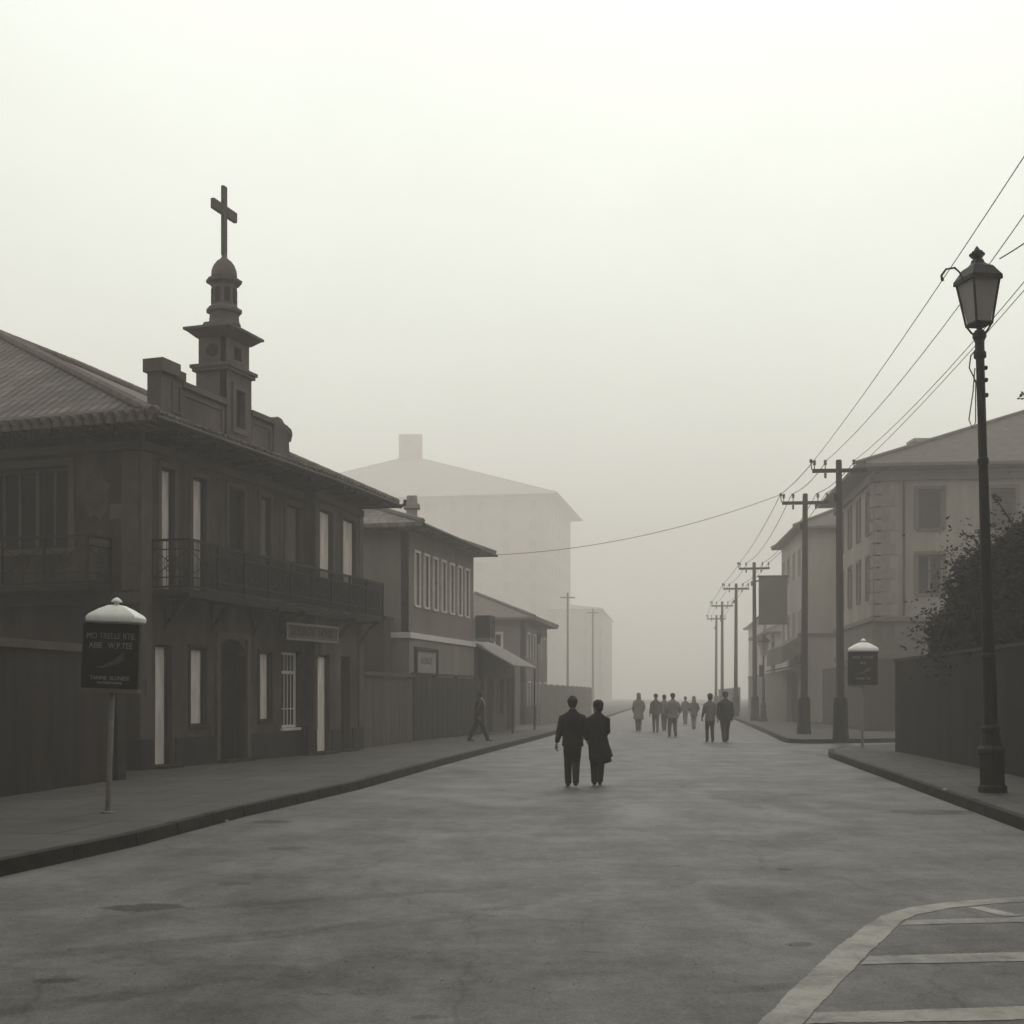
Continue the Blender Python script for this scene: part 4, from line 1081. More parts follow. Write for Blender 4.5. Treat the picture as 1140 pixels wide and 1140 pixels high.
t = GL.node_tree; b = t.nodes['Principled BSDF']; b.inputs['Base Color'].default_value = (.34,.31,.30,1); b.inputs['Roughness'].default_value = .35
tcn = t.nodes.new('ShaderNodeTexCoord'); nz = t.nodes.new('ShaderNodeTexNoise'); nz.inputs['Scale'].default_value = 5; t.links.new(tcn.outputs['Object'], nz.inputs[0])
rg = t.nodes.new('ShaderNodeValToRGB'); rg.color_ramp.elements[0].color = (.42,.39,.37,1); rg.color_ramp.elements[1].color = (.56,.52,.50,1); t.links.new(nz.outputs[0], rg.inputs[0]); t.links.new(rg.outputs[0], b.inputs['Base Color'])
tr = t.nodes.new('ShaderNodeBsdfTranslucent'); t.links.new(rg.outputs[0], tr.inputs[0]); mxs = t.nodes.new('ShaderNodeMixShader'); mxs.inputs[0].default_value = .55
t.links.new(b.outputs[0], mxs.inputs[1]); t.links.new(tr.outputs[0], mxs.inputs[2]); t.links.new(mxs.outputs[0], t.nodes['Material Output'].inputs[0])
lp.part('lantern_glass', m, GL, lan)
m = MB(); m.rings([sq(h1+.035,LZ1-.05), sq(h1+.03,LZ1+.02), sq(h1-.02,LZ1+.10), sq(h1-.07,LZ1+.19), sq(h1-.14,LZ1+.24), sq(.08,LZ1+.27), sq(.065,LZ1+.33)])
capo = lp.part('lantern_cap', m, IRON)
m = MB(); m.lathe([(.06,0),(.05,.02),(.10,.06),(.12,.10),(.07,.13),(.09,.15),(.05,.18),(.04,.20),(.01,.24)], 5, (0,0,LZ1+.31)); 
for k in range(5):
    a = k*2*math.pi/5; m.ell((.10*math.cos(a),.10*math.sin(a),LZ1+.42),(.034,.034,.034),6,5)
lp.part('finial', m, IRON, capo)
for (sx, ln) in ((-1,.42),(1,.10)):
    m = MB(); e = V((math.cos(LR)*sx, math.sin(LR)*sx, 0)); s0 = e*(h1+.04)+V((0,0,LZ1+.0))
    if sx < 0: m.tube([s0, s0+e*.05+V((0,0,.10)), s0+e*.14+V((0,0,.17)), s0+e*.30+V((0,0,.14)), s0+e*.39+V((0,0,.03)), s0+e*.37+V((0,0,-.06))], [.014,.016,.018,.018,.02,.03], 6)
    else: m.tube([s0, s0+e*.05+V((0,0,-.02)), s0+e*.09+V((0,0,.06))], .016, 6)
    lp.part('hook', m, IRON, capo)
m = MB()
m.tube([(-.07,0,7.3),(-.16,-.02,7.2),(-.19,-.02,7.0),(-.12,-.02,6.85),(-.08,0,6.75)], .012, 6)
m.tube([(-.09,0,7.0),(-.14,-.02,6.6),(-.22,-.02,6.15),(-.17,-.02,6.02),(-.11,-.02,6.1),(-.10,-.02,6.5),(-.08,0,6.8)], .010, 6)
lp.part('cable_loop', m, WIRE)
for zz in (7.0, 6.8, 6.55): m = MB(); m.ell((.09,0,zz),(.035,.05,.04),6,5); lp.part('clamp', m, IRON)
lp.o.location = gp(1105, 882, .15)
lp.o.rotation_euler = (0, R(-1.65), 0)

# slimmer street lamp further on
l2 = Thing('street_lamp', 'slim old street lamp under the hanging signboard, on the far pavement', 'street lamp')
m = MB(); m.lathe([(.28,0),(.28,.12),(.20,.2),(.17,.9),(.20,.95),(.10,1.2)], 8); l2.part('base', m, IRON)
m = MB(); m.lathe([(.10,1.18),(.075,2.4),(.095,2.45),(.06,2.55),(.05,3.9),(.08,3.95),(.05,4.0)], 10); l2.part('post', m, IRON)
m = MB(); m.rings([sq(.11,4.0), sq(.24,4.85)]); a2 = l2.part('lantern', m, GL)
m = MB(); m.rings([sq(.32,4.85), sq(.30,4.95), sq(.12,5.15), sq(.04,5.3)]); l2.part('lantern_cap', m, IRON)
m = MB(); m.box((-.12,0,3.1),(.28,.2,.7)); l2.part('meter_box', m, IRON)
l2.o.location = gp(850, 803, .15)

# ------------------------------------------------------------------ utility poles, wires
up = Thing('utility_pole', 'thick wooden utility pole at the right street corner, nearest of the row', 'utility pole', group='utility poles along the right pavement')
m = MB(); m.lathe([(.15,0),(.15,1.3),(.14,3),(.105,9.9),(.09,9.95)], 12); up.part('pole', m, POLEW, smooth=True)
m = MB(); m.lathe([(.30,0),(.27,.4),(.25,1.35),(.22,1.5),(.16,1.55)], 12); up.part('pole_footing', m, IRON)
m = MB(); m.box((0,-.13,9.55),(1.9,.10,.13)); arm = up.part('crossarm', m, POLEW)
for x in (-.88,-.5,.5,.88):
    m = MB(); m.tube([(x,-.13,9.61),(x,-.13,9.78)], .018, 6); m.lathe([(.05,0),(.065,.04),(.04,.07),(.06,.10),(.05,.16),(.02,.18)], 8, (x,-.13,9.76)); up.part('insulator', m, PORC, arm)
for x in (-.88,): 
    m = MB(); m.tube([(x,-.13,9.55),(x-.10,-.13,9.62),(x-.12,-.13,9.85)], .02, 6); m.ell((x-.12,-.13,9.9),(.06,.06,.08),8,6); up.part('hook', m, IRON, arm)
for x in (-.5,.42): m = MB(); m.lathe([(.02,0),(.06,-.05),(.035,-.09),(.05,-.15),(.02,-.2)], 8, (x,-.13,9.48)); up.part('insulator', m, PORC, arm)
m = MB(); m.box((-.16,-.1,8.6),(.10,.10,.25)); up.part('junction_box', m, IRON)
polepos = [gp(936,824.2,.15), gp(895,817,.15), V(((840.5-570)/F*79,79,.15)), V(((819-570)/F*94,94,.15)), V(((804-570)/F*112,112,.15)), V(((797-570)/F*131,131,.15))]
polelab = ['thick wooden utility pole at the right street corner, nearest of the row','utility pole second of the row, just beyond the corner one','utility pole standing behind the hanging signboard and slim street lamp',
           'utility pole fourth of the row, just beyond the hanging signboard','faint utility pole fifth of the row, fading into the fog','faintest and farthest utility pole of the right hand row']
poles = []
for i, p in enumerate(polepos):
    o = up.o if i == 0 else copy_tree(up.o)
    o.location = p; o['label'] = polelab[i]; poles.append(o)
    o.rotation_euler = (0, R([-.4,.3,-.3,.2,0,.3][i]), R([-3,-8,-8,-8,-8,-8][i]))
def catmull(a, b, sag, k=18):
    return [a.lerp(b, i/k) - V((0,0,4*sag*(i/k)*(1-i/k))) for i in range(k+1)]
PN = V((8.6,12.0,.15))           # the next pole stands beside the camera, out of view
o = copy_tree(up.o); o.location = PN; o.scale = (1,1,1.115); o['label'] = 'utility pole nearest the viewer, just outside the right edge'; poles.insert(0, o); polepos.insert(0, PN); o.rotation_euler = (0,0,R(-3))
def att(i, x, zz=9.93):
    p = poles[i]; zz *= p.scale.z; return V(p.location) + Matrix.Rotation(p.rotation_euler.z, 3, 'Z') @ V((x,-.13,zz))
wl_ = [(-.95,.30,9.93),(-.50,.70,9.93),(.50,.64,9.93),(.88,.36,9.93)]
wlab = ['leftmost overhead wire along the row of poles','second overhead wire from the left along the row of poles','third overhead wire from the left along the row of poles','rightmost overhead wire along the row of poles']
for (x, sag, zz), lb in zip(wl_, wlab):
    m = MB()
    for i in range(len(poles)-1):
        L = (polepos[i+1]-polepos[i]).length
        m.tube(catmull(att(i,x,zz), att(i+1,x,zz), sag*(1 if i == 0 else .25+(L/40)**2)), .010 if i == 0 else .014, 5)
    tag(m.build('overhead_wire', WIRE), lb, 'wire', 'overhead wires along the poles')
m = MB(); m.tube(catmull(V(pxp(1113,288,20.6)), V(pxp(1330,110,13.0)), .12), .011, 5)
tag(m.build('service_wire', WIRE), 'short wire rising from the near street lamp out of the right edge', 'wire')
m = MB(); m.tube(catmull(att(2,-.9), F2.p(L2+.75,.7,7.62), .5), .012, 5)
tag(m.build('service_wire', WIRE), 'single thin wire crossing over the street to the left house', 'wire')
for (px, Y, h, lb) in ((632,130,12.2,'faint lone pole on the left pavement in the fog'),(660,160,12.6,'faintest pole on the left side, deep in the fog'),(598,74,4.6,'short faint lamp post before the small left house')):
    T = Thing('telegraph_pole' if h > 5 else 'lamp_post', lb, 'pole', ((px-570)/F*Y, Y, .15), None)
    m = MB(); m.lathe([(.16,0),(.12,h*.3),(.09,h)], 8); o = m.build('pole', POLEG, T.o)
    if h > 5: m = MB(); m.box((0,0,h-.5),(1.5,.1,.12)); m.build('crossarm', POLEG, T.o)
    else:
        m = MB(); m.rings([sq(.10,h), sq(.22,h+.5), sq(.26,h+.52), sq(.05,h+.75)]); m.build('lantern', IRON, T.o)

# hanging signboard
hb = Thing('hanging_signboard', 'big blank grey signboard hung beside the third utility pole', 'signboard', (15.5,78.2,.15))
m = MB(); m.box((16.25,78.3,9.13-1.45),(1.75,.16,2.85), R(-6)); hb.part('board', m, noise_mat('signboard_grey',(.10,.09,.085),.15,1,.8))
m = MB(); m.box((16.25,78.3,9.16),(1.9,.22,.10), R(-6)); m.box((16.25,78.3,6.20),(1.85,.22,.09), R(-6)); hb.part('sign_frame', m, WA)
for zz in (8.9,6.6): m = MB(); m.tube([(15.25,78.9,zz),(15.6,78.4,zz)], .05, 6); hb.part('bracket', m, IRON)

# ------------------------------------------------------------------ notice signs with white caps
def notice(label, lines, loc, tilt, sc_=1.0, px=-.03):
    T = Thing('notice_sign', label, 'sign', (0,0,0), 'notice signs with white caps')
    m = MB(); m.lathe([(.045,0),(.045,.03),(.038,.05),(.036,1.72)], 10); T.part('post', m, POLEG, smooth=True)
    m = MB(); m.lathe([(.09,0),(.09,.015),(.05,.03)], 10); T.part('base', m, POLEG)
    m = MB(); m.box((px,0,2.13),(.78,.07,.88)); bd = T.part('panel', m, SIGNDARK, bevel=.006)
    m = MB(); m.box((px,-.02,1.665),(.82,.12,.05)); T.part('sill', m, POLEG, bd)
    m = MB(); f = Fr((px-.40,-.036),(1,0),(0,-1)); ring(m, f, .01, .79, 1.70, 2.57, .022, .0, .012); T.part('sign_frame', m, IRON, bd)
    # drawn emblem: a slanting bird-like stroke
    m = MB()
    for pts in ([(-.20,1.98),(-.10,2.00),(.02,2.06),(.15,2.16),(.20,2.20),(.17,2.11),(.21,2.09),(.12,2.04),(-.02,1.99),(-.12,1.96)],):
        m.extrude([V((px+x,-.045,zz)) for x, zz in pts], (0,.006,0))
    T.part('emblem', m, noise_mat('emblem_paint',(.11,.095,.088),.3,20,.7), bd)
    for (tx, size, zz, x, sx) in lines:
        text_mesh(tx, size, SIGNINK, (px+x,-.040,zz), (1,0,0), (0,0,1), bd, sx=sx)
    # white cap: bowed hip with a hanging lip
    def rr(hx, hy, zz): return [V((px*.0+.015+x*hx, y*hy, zz)) for x, y in ((-1,-.6),(-.9,-1),(.9,-1),(1,-.6),(1,.6),(.9,1),(-.9,1),(-1,.6))]
    m = MB(); m.rings([rr(.36,.19,2.585), rr(.375,.20,2.60), rr(.378,.20,2.655), rr(.345,.185,2.695), rr(.22,.12,2.77), rr(.11,.07,2.82), rr(.05,.04,2.83)])
    cp = T.part('cap', m, WHITEM, bevel=.008, smooth=True)
    m = MB(); m.lathe([(.035,0),(.03,.03),(.075,.045),(.07,.06),(.045,.085),(.012,.105)], 14, (.015,0,2.825)); T.part('finial', m, WHITEM, cp, smooth=True)
    T.o.location = loc; T.o.scale = (sc_,)*3; T.o.rotation_euler = (0, R(tilt), R(-4))
    return T
L1 = [('MO TRELLE RTE.', .115, 2.40, 0, .82), ('ABIE   W.P.TEE', .115, 2.27, 0, .82), ('TANNE  SLUNEEE', .075, 1.83, 0, .95), ('ENTREMERRE', .045, 1.765, 0, 1.3)]
notice('lettered dark notice sign with a white cap on the left pavement', L1, gp(120,905,.15), 2.2, 1.0)
notice('lettered dark notice sign with a white cap before the right corner wall', [('MER  TONE', .11, 2.42, 0, .95), ('SEE', .09, 2.28, 0, 1.2), ('ONNE  TE', .085, 1.86, 0, 1.0)], gp(960,833,.15), 0.2, 1.13, px=0.0)

# scraps of paper by the kerbs
for i, (px, py, zz) in enumerate(((1052,880,.16),(252,915,.0))):
    rd = random.Random(40+i); m = MB(); c = gp(px, py, zz)
    m.ell(c+V((0,0,.016)), (.034,.020,.013), 9, 6)
    for v in m.v: v += V((rd.uniform(-.011,.011),rd.uniform(-.009,.009),rd.uniform(-.004,.006)))
    tag(m.build('paper_scrap', PAPER), ['crumpled pale scrap on the right kerb before the lamp','crumpled scrap at the foot of the left kerb','tiny scrap on the road in front of the left notice sign','tiny pale scrap on the road left of the painted curve'][i], 'litter', 'scraps of litter')

# ------------------------------------------------------------------ unseen houses added beside and behind the viewer to darken the near haze and road
house('shade_house', 'unseen brown house added left of the viewer to shade the near street', (-10.2,-16), (-.02,1), (1,.02), 31, 13, 15.0, 4, 7, WALL1, ROOFG, side_bays=3, wt=TRIM1, wmat=GLASS)
house('shade_house', 'unseen brown house added right of the viewer to shade the near street', (11.4,-16), (.02,1), (-1,.02), 34, 13, 15.0, 4, 7, WALL1, ROOFG, side_bays=3, wt=TRIM1, wmat=GLASS)
house('shade_house', 'unseen brown house added behind the viewer to shade the near street', (-12,-24), (1,0), (0,1), 25, 12, 16.0, 4, 6, WALL1, ROOFG, side_bays=3, wt=TRIM1, wmat=GLASS)

# fine grit scattered on the near carriageway
rd = random.Random(77); m = MB()
for _ in range(2600):
    Y = 7.5+rd.random()**1.7*30; X = rd.uniform(-.42,.42)*Y
    if not (-4.6+(Y-12)*.16 < X < 6.3+(Y-12)*.11): continue
    r = rd.choice((.003,.003,.004,.005,.006,.009))*rd.uniform(.7,1.2); a = rd.uniform(0,6.28)
    q = [V((X+r*math.cos(a+k*2.1)*rd.uniform(.6,1.2), Y+r*math.sin(a+k*2.1)*rd.uniform(.6,1.2), .001)) for k in range(3)]
    m.add(q+[V((X,Y,.001+r*.5))], [(0,1,3),(1,2,3),(2,0,3)])
tag(m.build('road_grit', noise_mat('grit', (.09,.08,.075), .5, .9, .9)), 'scattered fine grit and chips on the near road surface', 'grit', kind='stuff')

# ------------------------------------------------------------------ people
def remesh(mb, name, mat, voxel, parent=None, smooth_it=3, noise=0.0, extra=None):
    o = mb.build(name, mat)
    md = o.modifiers.new('r', 'REMESH'); md.mode = 'VOXEL'; md.voxel_size = voxel; md.use_smooth_shade = True
    ms = o.modifiers.new('s', 'SMOOTH'); ms.factor = .5; ms.iterations = smooth_it
    col.objects.unlink(o); me = baked(o); col.objects.link(o)
    o.modifiers.clear(); old = o.data; o.data = me; bpy.data.meshes.remove(old)
    if noise:
        from mathutils import noise as N
        for v in me.vertices:
            q = N.noise(V((v.co.x*9, v.co.y*9, v.co.z*4))) + .5*N.noise(v.co*22)
            v.co += v.normal*q*noise
    if extra:
        bm = bmesh.new(); bm.from_mesh(me)
        vs = [bm.verts.new(p) for p in extra.v]
        for f in extra.f:
            try: bm.faces.new([vs[i] for i in f]).smooth = True
            except ValueError: pass
        bm.to_mesh(me); bm.free()
    me.materials.clear(); me.materials.append(mat)
    for p in me.polygons: p.use_smooth = True
    if parent: o.parent = parent
    return o

def ik(a, b, l1, l2, bend):
    d = b-a; L = min(d.length, (l1+l2)*.999); x = (l1*l1-l2*l2+L*L)/(2*L); h = math.sqrt(max(0, l1*l1-x*x))
    t = d.normalized(); bd = V(bend); bd = (bd - t*bd.dot(t)).normalized()
    return a + t*x + bd*h, a + t*L

def hand(mb, wrist, dirn, side, palm_n, s=1.0):
    """palm, four unequal curled fingers and a thumb"""
    d = V(dirn).normalized(); n_ = V(palm_n); n_ = (n_-d*n_.dot(d)).normalized(); x = d.cross(n_)*side
    p0 = V(wrist)
    mb.tube([p0-d*.02*s, p0+d*.03*s, p0+d*.085*s], [(.024*s,.019*s),(.038*s,.019*s),(.040*s,.015*s)], 8, ref=tuple(x))
    for k, (off, ln) in enumerate(((-.029,.070),(-.010,.080),(.010,.074),(.028,.058))):
        q = p0+d*.080*s+x*off*s
        pts = [q, q+(d*.95+n_*.25)*ln*.42*s, q+(d*.75+n_*.6).normalized()*ln*.75*s+d*.01*s, q+(d*.55+n_*.85).normalized()*ln*1.0*s+d*.012*s]
        mb.tube(pts, [.0095*s,.009*s,.008*s,.0065*s], 6)
    q = p0+d*.025*s-x*.030*s
    mb.tube([q, q-x*.028*s+d*.025*s+n_*.008*s, q-x*.034*s+d*.058*s+n_*.02*s], [.012*s,.011*s,.008*s], 6)

def person(label, loc, yaw, H=1.75, feet=((-.10,.0),(.10,.0)), hands=((-.30,.02,.80),(.30,.02,.80)), heading=0.0, look=0.0, top='jacket', mats=None, hair='short', hat=None, bulk=1.0, vox=.020, shoulder=.20, lift=(0,0), hem=None, group=None, lean=0.0, coat_len=.60, skew=0.0, carry=None):
    """faces +Y (its back to the camera) before yaw"""
    m = dict(top=CLOTHK, legs=CLOTHK2, hair=HAIRD, shoe=SHOE); m.update(mats or {})
    s = 1.0
    hip = .91; sh = 1.43; hd = 1.635
    def P(x, y, zz): return V((x, y + lean*max(0, zz-.9), zz))
    shl = [P(-shoulder*.88,0,sh-.035), P(shoulder*.88,0,sh-.035)]
    hipj = [V((-.085,0,hip)), V((.085,0,hip))]
    ank = [V((feet[i][0], feet[i][1], .085+lift[i])) for i in (0,1)]
    knee = []
    for i in (0,1):
        k, a = ik(hipj[i], ank[i], .43, .42, (0.02*(1 if i else -1), 1, .0)); knee.append(k); ank[i] = a
    elb = []; wr = []
    for i in (0,1):
        e, w2 = ik(shl[i], V(hands[i]), .29, .26, ((.35 if i else -.35), -1, -.1)); elb.append(e); wr.append(w2)
    # body: head with face, neck, trunk, limbs as one surface
    b = MB()
    rl_ = Matrix.Rotation(look, 3, 'Z'); hc = P(0, .015, hd)
    def hp(x, y, zz): return hc + rl_ @ V((x, y, zz))
    b.ell(hc+V((0,0,.02)), (.084,.100,.105), 14, 10, rl_)
    b.ell(hp(0,.028,-.055), (.056,.062,.065), 12, 8, rl_)
    b.tube([hp(0,.088,.015), hp(0,.108,-.018), hp(0,.112,-.028), hp(0,.092,-.036)], [.010,.014,.014,.010], 6)
    b.ell(hp(0,.086,-.068), (.024,.012,.009), 8, 6, rl_)
    b.ell(hp(0,.078,-.100), (.024,.020,.018), 8, 6, rl_)
    for sx in (-1,1):
        b.ell(hp(sx*.080,-.005,-.005), (.012,.022,.034), 8, 6, rl_); b.ell(hp(sx*.030,.086,.028), (.020,.012,.008), 8, 5, rl_)
    b.tube([P(0,-.005,1.40), P(0,0,1.5), hc+V((0,-.01,-.06))], [.068,.062,.062], 10)
    b.tube([P(0,0,.86),P(0,0,1.0),P(0,0,1.15),P(0,0,1.32),P(0,0,1.42),P(0,0,1.46)], [(.15,.10),(.145,.10),(.13,.095),(.165,.105),(.13,.08),(.06,.06)], 14)
    for i in (0,1):
        b.tube([shl[i], elb[i], wr[i]], [.036,.036,.026], 8); b.ell(shl[i]+V((.02*(-1 if i else 1),0,-.03)), (.045,.045,.045), 8, 6)
        b.tube([hipj[i], knee[i], ank[i]], [.080,.055,.040], 9)
    ex = MB()
    for i in (0,1):
        dr = (wr[i]-elb[i]).normalized(); sd_ = 1 if i else -1
        hand(ex, wr[i]+dr*.008, dr, sd_, (-sd_*.9, .35, 0.0))
    body = remesh(b, 'person', SKIN, vox, extra=ex)
    for sx in (-1, 1):
        e = MB(); e.ell(hp(sx*.030,.088,.014), (.010,.008,.007), 8, 6); e.build('eye', HAIRD, body)
    # trousers / legs
    if top == 'skirtcoat' and False: pass
    t_ = MB()
    t_.tube([V((0,0,.78)),V((0,0,.88)),V((0,0,.98))+V((0,lean*.08,0)),V((0,0,1.04))+V((0,lean*.1,0))], [(.155*bulk,.115),(.165*bulk,.120),(.155*bulk,.112),(.145*bulk,.105)], 14)
    for i in (0,1):
        hm_ = ank[i].lerp(knee[i], -.06)
        t_.tube([hipj[i]+V((0,0,-.02)), hipj[i].lerp(knee[i],.5), knee[i], knee[i].lerp(ank[i],.5), hm_], [(.096*bulk,.11),(.088*bulk,.096),(.075*bulk,.078),(.066*bulk,.072),(.060*bulk,.072)], 10)
    remesh(t_, 'trousers', m['legs'], vox, body, noise=.006)
    for i in (0,1):
        f = MB(); a = ank[i]; d_ = V((0.03*(1 if i else -1),1,0)).normalized()
        zt = lift[i]
        f.tube([a-d_*.075+V((0,0,-.045)), a-d_*.03+V((0,0,-.035)), a+d_*.06+V((0,0,-.05)), a+d_*.15+V((0,0,-.062)), a+d_*.185+V((0,0,-.068))], [(.030,.032),(.042,.046),(.043,.032),(.045,.023),(.028,.014)], 10)
        f.tube([a+V((0,-.01,.02)), a+V((0,-.005,-.05))], [.044,.046], 8)
        remesh(f, 'shoe', m['shoe'], .014, body, 2)
    # jacket or coat
    j = MB(); B_ = bulk
    zh = hem if hem is not None else (.80 if top == 'jacket' else coat_len)
    prof = [(1.515,.062,.062),(1.485,.085,.078),(1.455,.118*B_,.092),(1.42,.158*B_,.108),(1.36,.190*B_,.125*B_),(1.24,.195*B_,.135*B_),(1.10,.178*B_,.130*B_),(.98,.180*B_,.132*B_),(.88,.192*B_,.138*B_)]
    prof = [q for q in prof if q[0] > zh+.03]
    if zh < .85:
        k = 4
        for i in range(1, k+1):
            zz = .88+(zh-.88)*i/k; g = (.88-zz)
            prof.append((zz, (.192+.10*g)*B_, (.138+.16*g)*B_))
    prof = prof[::-1]
    def skx(zz): return skew*max(0, .95-zz)
    j.tube([P(skx(q[0]), 0, q[0]) for q in prof], [(q[1], q[2]) for q in prof], 18)
    j.tube([P(0,-.005,1.47), P(0,0,1.525)], [(.075,.078),(.068,.074)], 12)
    for i in (0,1):
        we_ = wr[i].lerp(elb[i], .04)
        j.tube([shl[i]+V((.07*(-1 if i else 1),0,-.005)), shl[i]+V((.012*(1 if i else -1),0,-.045)), shl[i].lerp(elb[i],.5), elb[i], elb[i].lerp(we_,.5), we_], [.060,.066*B_,.063*B_,.060*B_,.055*B_,.048], 10)
    remesh(j, 'coat' if top != 'jacket' else 'jacket', m['top'], vox, body, noise=.009)
    if top == 'layered':               # longer layer under the coat, blowing to one side
        q = MB(); q.tube([P(skew*.25,0,.80), P(skew*.42+.02,-.01,.62), P(skew*.60+.035,-.02,.455)], [(.165,.12),(.16,.12),(.165,.125)], 14)
        remesh(q, 'skirt', m['top'], vox, body, noise=.010)
    # hair / hat
    h = MB()
    h.ell(hp(0,-.012,.045), (.108,.116,.098), 14, 10, rl_)
    h.ell(hp(0,-.045,-.005), (.092,.074,.085), 12, 8, rl_)
    if hair == 'tousled':
        rd = random.Random(5)
        for _ in range(34):
            a = rd.uniform(0, 6.28); e = rd.uniform(.35, 1.4)
            q = V((math.cos(a)*math.cos(e)*.085, math.sin(a)*math.cos(e)*.095-.012, math.sin(e)*.09+.045)); h.tube([hc+rl_@(q*.8), hc+rl_@(q*1.2)], [.02,.007], 5)
    if hair == 'long': h.ell(hp(0,-.06,-.08), (.075,.05,.10), 12, 8, rl_)
    if hair == 'bob': h.ell(hp(0,-.03,-.045), (.102,.085,.080), 12, 8, rl_)
    remesh(h, 'hair', m['hair'], .014, body, 2, noise=.006)
    if hat == 'cap':
        h = MB(); h.ell(hp(0,-.01,.085), (.112,.122,.060), 14, 8, rl_); h.tube([hp(-.05,.075,.07), hp(0,.145,.055), hp(.05,.075,.07)], [.016,.022,.016], 8); h.ell(hp(0,.10,.06),(.062,.055,.014),12,6,rl_)
        remesh(h, 'cap', m.get('hat', CLOTHK), .014, body, 2, noise=.004)
    if hat == 'hood':
        h = MB(); h.ell(hp(0,-.02,.03), (.105,.115,.125), 14, 10, rl_); h.ell(hp(0,-.04,-.09), (.12,.10,.08), 12, 8, rl_)
        remesh(h, 'hood', m['top'], .013, body, 2, noise=.006)
    if carry == 'bag':
        g = MB(); c = wr[1]+V((0.02,.02,-.32)); g.box(c, (.10,.30,.24)); bo = remesh(g, 'handbag', m['top'], .014, None, 2)
        g = MB(); g.tube([c+V((0,-.1,.11)), wr[1]+V((0,0,-.07)), c+V((0,.1,.11))], .009, 5); hb_ = g.build('handle', IRON, bo)
        bo.location = (0,0,0)
        tag(bo, 'dark handbag hanging from the hand of '+carry_label, 'bag')
    k_ = H/1.745
    body.location = loc; body.scale = (k_,)*3; body.rotation_euler = (0,0,yaw)
    tag(body, label, 'person', group)
    return body

# the couple walking away arm in arm in the middle of the road
pM = gp(637.5, 876.5); pW = gp(665.5, 874.5)
person('man in a black jacket walking away on the left of the arm in arm couple', pM, R(1), 1.70, feet=((-.075,.20),(.05,-.16)), hands=((-.325,.05,.78),(.24,.12,.99)), top='jacket', hem=.80, bulk=1.10, hair='tousled', vox=.016, shoulder=.215, look=R(-8), lift=(.0,.03))
person('woman in a long full black coat, right of the couple, face turned left', pW, R(-2), 1.64, feet=((-.07,-.14),(.05,.18)), hands=((-.22,.10,.93),(.12,.24,1.05)), top='layered', coat_len=.56, skew=.18, bulk=1.12, hair='bob', look=R(68), vox=.016, shoulder=.205, lift=(.01,0))
# the pair further right
person('person in a grey jacket with dark hair, left of the pair near the right kerb', gp(790.5,826), R(3), 1.80, feet=((-.07,.18),(.06,-.16)), hands=((-.26,.16,.86),(.26,-.10,.84)), mats=dict(top=CLOTHG, legs=CLOTHK2), hem=.76, hair='bob', look=R(10), bulk=.98)
person('broad person in a dark puffed jacket, right of the pair near the right kerb', gp(807.5,826), R(-2), 1.86, feet=((-.06,-.16),(.07,.18)), hands=((-.27,-.06,.86),(.27,.10,.86)), mats=dict(top=CLOTHK2, legs=CLOTHK2), hem=.76, bulk=1.28, hat='cap', shoulder=.215)
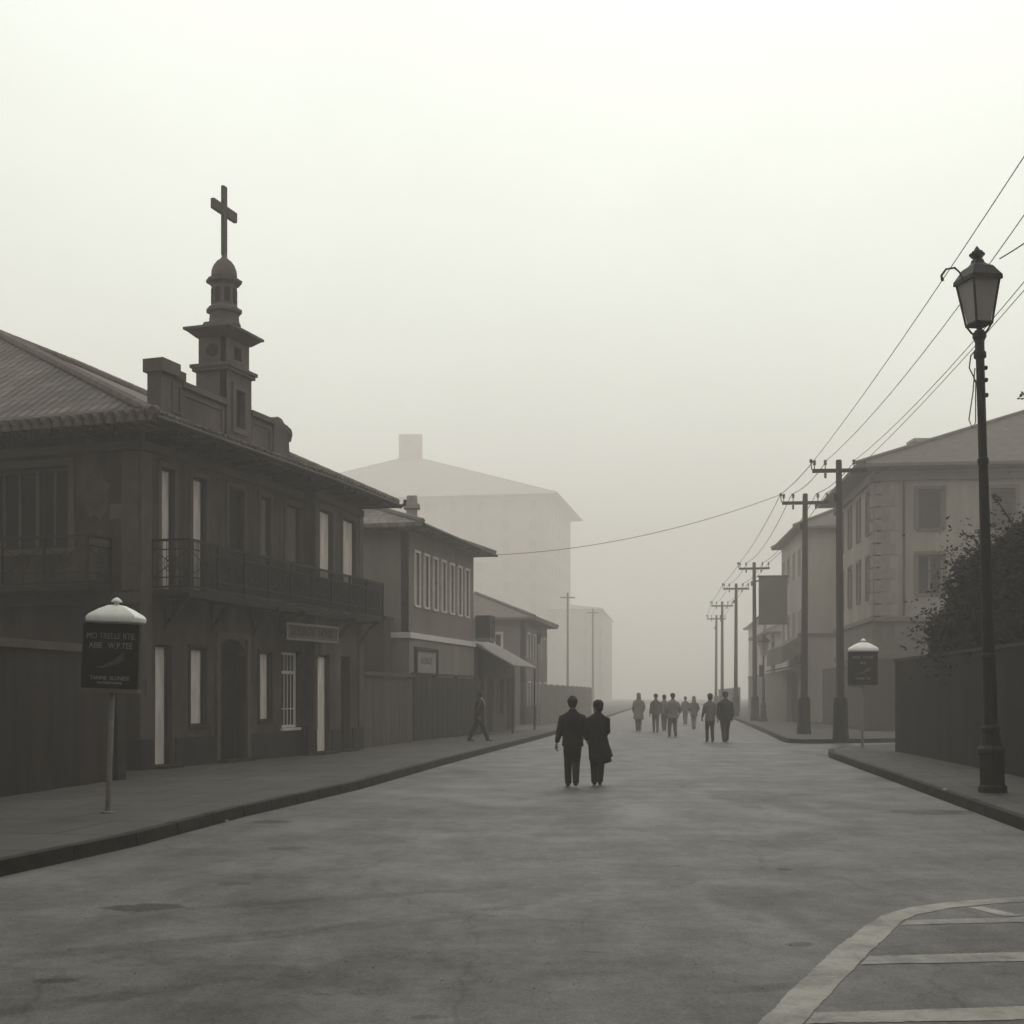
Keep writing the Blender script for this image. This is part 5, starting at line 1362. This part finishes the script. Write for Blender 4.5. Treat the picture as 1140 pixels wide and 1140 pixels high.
# the scattered group in the fog
person('hooded person in a long coat, leftmost walker of the foggy group', gp(711,814), R(2), 1.84, feet=((-.06,.05),(.05,-.05)), hands=((-.24,.10,.92),(.24,.10,.92)), mats=dict(top=CLOTHM, legs=CLOTHB), top='coat', coat_len=.55, hat='hood', bulk=1.12, vox=.026)
person('slim person in dark clothes, second walker from the left in the foggy group', gp(730,815.5), R(0), 1.80, feet=((-.06,.2),(.05,-.2)), hands=((-.26,.05,.84),(.26,.05,.84)), mats=dict(top=CLOTHB, legs=CLOTHB), bulk=.98, vox=.026)
person('person half hidden between two walkers of the foggy group', gp(739.5,813.5), R(0), 1.76, feet=((-.06,-.05),(.06,.08)), hands=((-.25,.05,.86),(.25,.05,.86)), mats=dict(top=CLOTHM, legs=CLOTHB), bulk=1.0, vox=.026, hair='bob')
person('stocky person in a brown jacket, biggest walker of the foggy group', gp(749,820), R(2), 1.82, feet=((-.12,.12),(.10,-.10)), hands=((-.28,.12,.95),(.30,.10,.95)), mats=dict(top=CLOTHM, legs=CLOTHB), bulk=1.22, vox=.024, hem=.74)
person('slight hooded person walking alone between the foggy group and the right pair', gp(772.5,811.5), R(0), 1.68, feet=((-.03,.06),(.04,-.04)), hands=((-.23,.10,.95),(.23,.10,.95)), mats=dict(top=CLOTHG, legs=CLOTHM), top='coat', coat_len=.70, hat='hood', vox=.026)
person('faintest and farthest person in the fog behind the stocky walker', gp(763,806.5), R(0), 1.66, feet=((-.06,.04),(.06,-.04)), hands=((-.25,.05,.86),(.25,.05,.86)), mats=dict(top=CLOTHM, legs=CLOTHM), vox=.028)
# the walker on the left pavement
person('person in dark clothes striding along the left pavement with a pale scarf', gp(533,826.5,.15), R(-72), 1.72, feet=((-.04,.34),(.04,-.36)), hands=((-.24,.10,.90),(.24,-.05,.90)), lift=(0,.03), mats=dict(top=CLOTHK2, legs=CLOTHK2), bulk=1.15, lean=.10, vox=.020, look=R(0))
sc_o = MB(); sc_o.tube([(.03,.06,1.52),(.06,.14,1.46),(.10,.17,1.36),(.10,.18,1.22)], [(.05,.035),(.06,.03),(.06,.022),(.05,.018)], 8)
walker = [o for o in bpy.data.objects if o.get('label','').startswith('person in dark clothes striding')][0]
remesh(sc_o, 'scarf', CLOTHW, .012, walker, 2)

# ------------------------------------------------------------------ fog
hz = MB(); hz.box((0, 230, 39.5), (1300, 740, 81.4))
hm = bpy.data.materials.new('haze'); hm.use_nodes = True
ht = hm.node_tree; ht.nodes.clear()
pv = ht.nodes.new('ShaderNodeVolumePrincipled'); pv.inputs['Density'].default_value = HAZE_DENSITY; pv.inputs['Color'].default_value = HAZE_COLOR
pv.inputs['Anisotropy'].default_value = 0.2
oo = ht.nodes.new('ShaderNodeOutputMaterial'); ht.links.new(pv.outputs[0], oo.inputs['Volume'])
ho = hz.build('haze', hm); tag(ho, kind='stuff')
bpy.data.scenes.remove(scratch)
